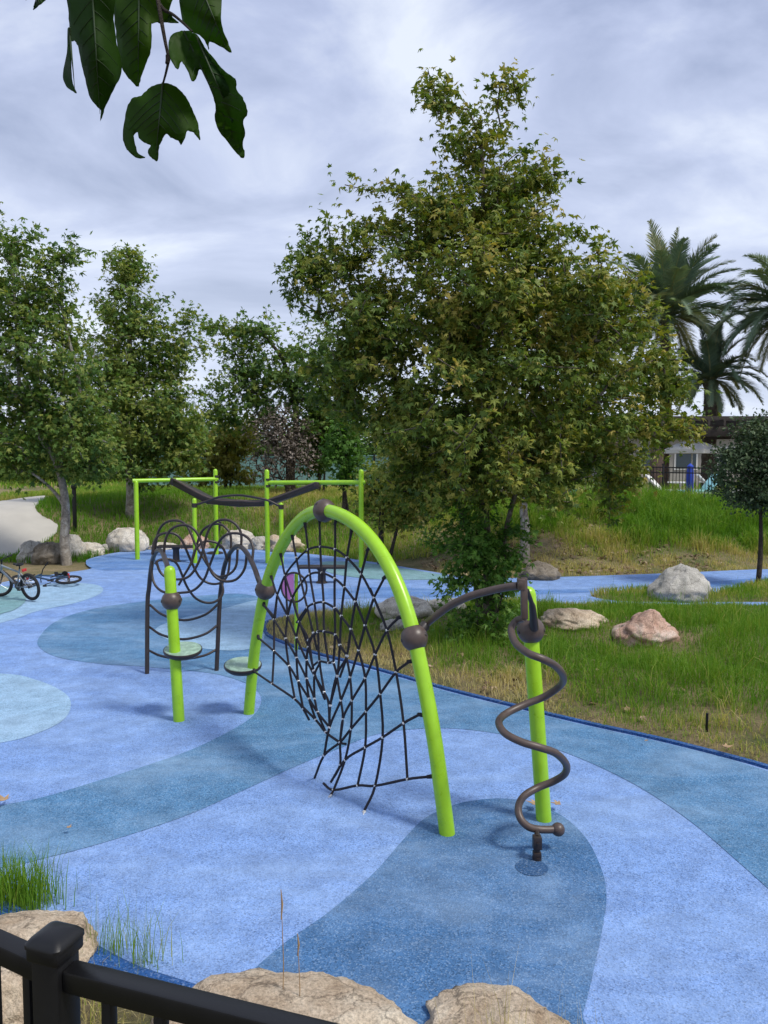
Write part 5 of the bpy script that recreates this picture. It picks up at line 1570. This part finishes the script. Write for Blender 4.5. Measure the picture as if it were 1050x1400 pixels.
near_leaf([(655, -60), (653, 70), (668, 96), (690, 114), (716, 126), (735, 146), (750, 178), (752, 150), (790, 166), (830, 190), (818, 150), (802, 112), (792, 60), (786, -60)], dN + .02, .04, .55, (715, -60), (815, 180), .03)
near_leaf([(605, 152), (612, 132), (628, 118), (660, 110), (690, 116), (712, 130), (735, 170), (765, 208), (800, 250), (835, 276), (847, 290), (848, 320), (866, 345), (880, 370), (887, 408), (872, 436), (880, 478), (870, 520), (879, 546), (871, 568), (842, 542), (810, 500), (784, 468), (770, 420), (774, 390), (765, 350), (744, 295), (727, 256), (714, 250), (704, 284), (688, 292), (676, 260), (658, 226), (648, 224), (638, 250), (620, 226), (606, 186)], dN - .01, .03, .35, (660, 112), (872, 560), -.035)
near_leaf([(705, 128), (735, 172), (768, 212), (802, 252), (835, 278), (848, 296), (840, 340), (842, 400), (832, 440), (812, 380), (780, 300), (740, 220), (715, 165)], dN - .028, .02, .0, (705, 130), (835, 430), .01)
near_leaf([(585, 298), (610, 301), (632, 312), (655, 332), (670, 352), (688, 388), (705, 425), (714, 462), (718, 502), (706, 490), (692, 474), (672, 470), (664, 496), (650, 520), (640, 505), (618, 497), (596, 480), (582, 505), (570, 530), (566, 576), (548, 570), (530, 547), (540, 522), (518, 512), (500, 496), (493, 474), (480, 488), (486, 520), (496, 550), (522, 565), (495, 568), (470, 552), (452, 530), (441, 492), (446, 440), (456, 385), (466, 368), (478, 350), (505, 345), (520, 330), (545, 310)], dN, .02, .45, (585, 298), (560, 560), .03)
near_leaf([(85, -10), (100, -2), (130, -30), (70, -60)], dN + .03, .0, .2, (85, -55), (90, -5), .0)
near_leaf([(118, 34), (140, 20), (168, -6), (180, -60), (130, -50), (132, -2)], dN + .03, .0, .1, (150, -55), (120, 30), .01)
def twig(P, r0, r1):
    c = catmull([pt(*zn(q), dN + dz) for q, dz in P], 6)
    part('twig', MB().tube(c, list(np.linspace(r0, r1, len(c))), 8), M['dark_bark'], OB, 60)
twig([((555, -160), .03), ((562, -40), .02), ((572, 30), .012), ((582, 90), .006), ((593, 150), .004), ((604, 210), .004), ((597, 255), .003), ((585, 300), .0)], .0032, .0012)
twig([((568, 10), .014), ((590, 36), .012), ((620, 52), .008), ((652, 78), .0), ((690, 114), -.01)], .0024, .0012)
twig([((330, -160), .02), ((335, -100), .01), ((330, -55), .0)], .003, .0016)
twig([((604, 200), .004), ((603, 214), .004), ((600, 228), .003)], .0034, .0026)

# ------------------------------------------------------------------ the black railing in front
RL = thing('metal_railing', 'black metal railing with a square capped post in the lower left', 'railing', (-.375, .86, 1.35))
def at_z(px, py, z): return gp(px, py, z)
zr = H - .555
pc = gp(76, 1313, zr)                      # post axis at rail height
def edge_pts(p, q): return gp(p[0], p[1], zr), gp(q[0], q[1], zr)
r1a, r1b = gp(60, 1322, zr), gp(470, 1425, zr)   # right run, middle of the rail top
dR = (r1b - r1a).normalized()
dLft = (gp(-120, 1228, zr) - gp(50, 1304, zr)).normalized()
pax = (dR, Vector((-dR.y, dR.x, 0)), Vector((0, 0, 1)))
pw = .036
ptop = gp(76, 1290, zr + .022).z
part('post', MB().box((pc.x, pc.y, (1.2 + zr + .012) / 2), (pw, pw, zr + .012 - 1.2), pax, .003), M['black'], RL)
capm = MB()
capm.box((pc.x, pc.y, zr + .015), (pw + .007, pw + .007, .016), pax, .003)
dome = []
prof = [(.5 * pw + .006, .023), (.5 * pw + .0058, .027), (.5 * pw + .002, .0315), (.5 * pw - .004, .0345), (.5 * pw - .010, .036), (.004, .0366)]
rings = []
for hw, zz_ in prof:
    ring = []
    cr_ = min(.007, hw * .6)
    for cx_, cy_, a0 in ((1, 1, 0), (-1, 1, 90), (-1, -1, 180), (1, -1, 270)):
        for da in (0, 30, 60, 90):
            an = math.radians(a0 + da)
            ring.append(pc + pax[0] * (cx_ * (hw - cr_) + math.cos(an) * cr_) + pax[1] * (cy_ * (hw - cr_) + math.sin(an) * cr_) + Vector((0, 0, zr + zz_ - pc.z)))
    rings.append(ring)
fs_ = [[i * 16 + k, i * 16 + (k + 1) % 16, (i + 1) * 16 + (k + 1) % 16, (i + 1) * 16 + k] for i in range(len(prof) - 1) for k in range(16)]
fs_ += [[(len(prof) - 1) * 16 + k for k in range(16)], list(range(16))[::-1]]
capm.add([q for r_ in rings for q in r_], fs_)
part('post_cap', capm, M['black'], RL)
def run(p0, dv, length, first, pitch):
    up = Vector((0, 0, 1))
    c0 = p0 + Vector((0, 0, -.014))
    part('top_rail', MB().bar(c0, c0 + dv * length, .024, .025, up, .003), M['black'], RL)
    part('bottom_rail', MB().bar(c0 + Vector((0, 0, -.86)), c0 + dv * length + Vector((0, 0, -.86)), .026, .026, up, .003), M['black'], RL)
    k = 0
    while first + k * pitch < length:
        q = c0 + dv * (first + k * pitch)
        part('picket', MB().box((q.x, q.y, q.z - .43), (.0125, .0125, .84), (dv, Vector((-dv.y, dv.x, 0)), up), .0015), M['black'], RL)
        k += 1
run(pc + dR * (pw * .5), dR, 1.5, .052, .066)
run(pc + dLft * (pw * .5), dLft, 1.2, .026, .066)
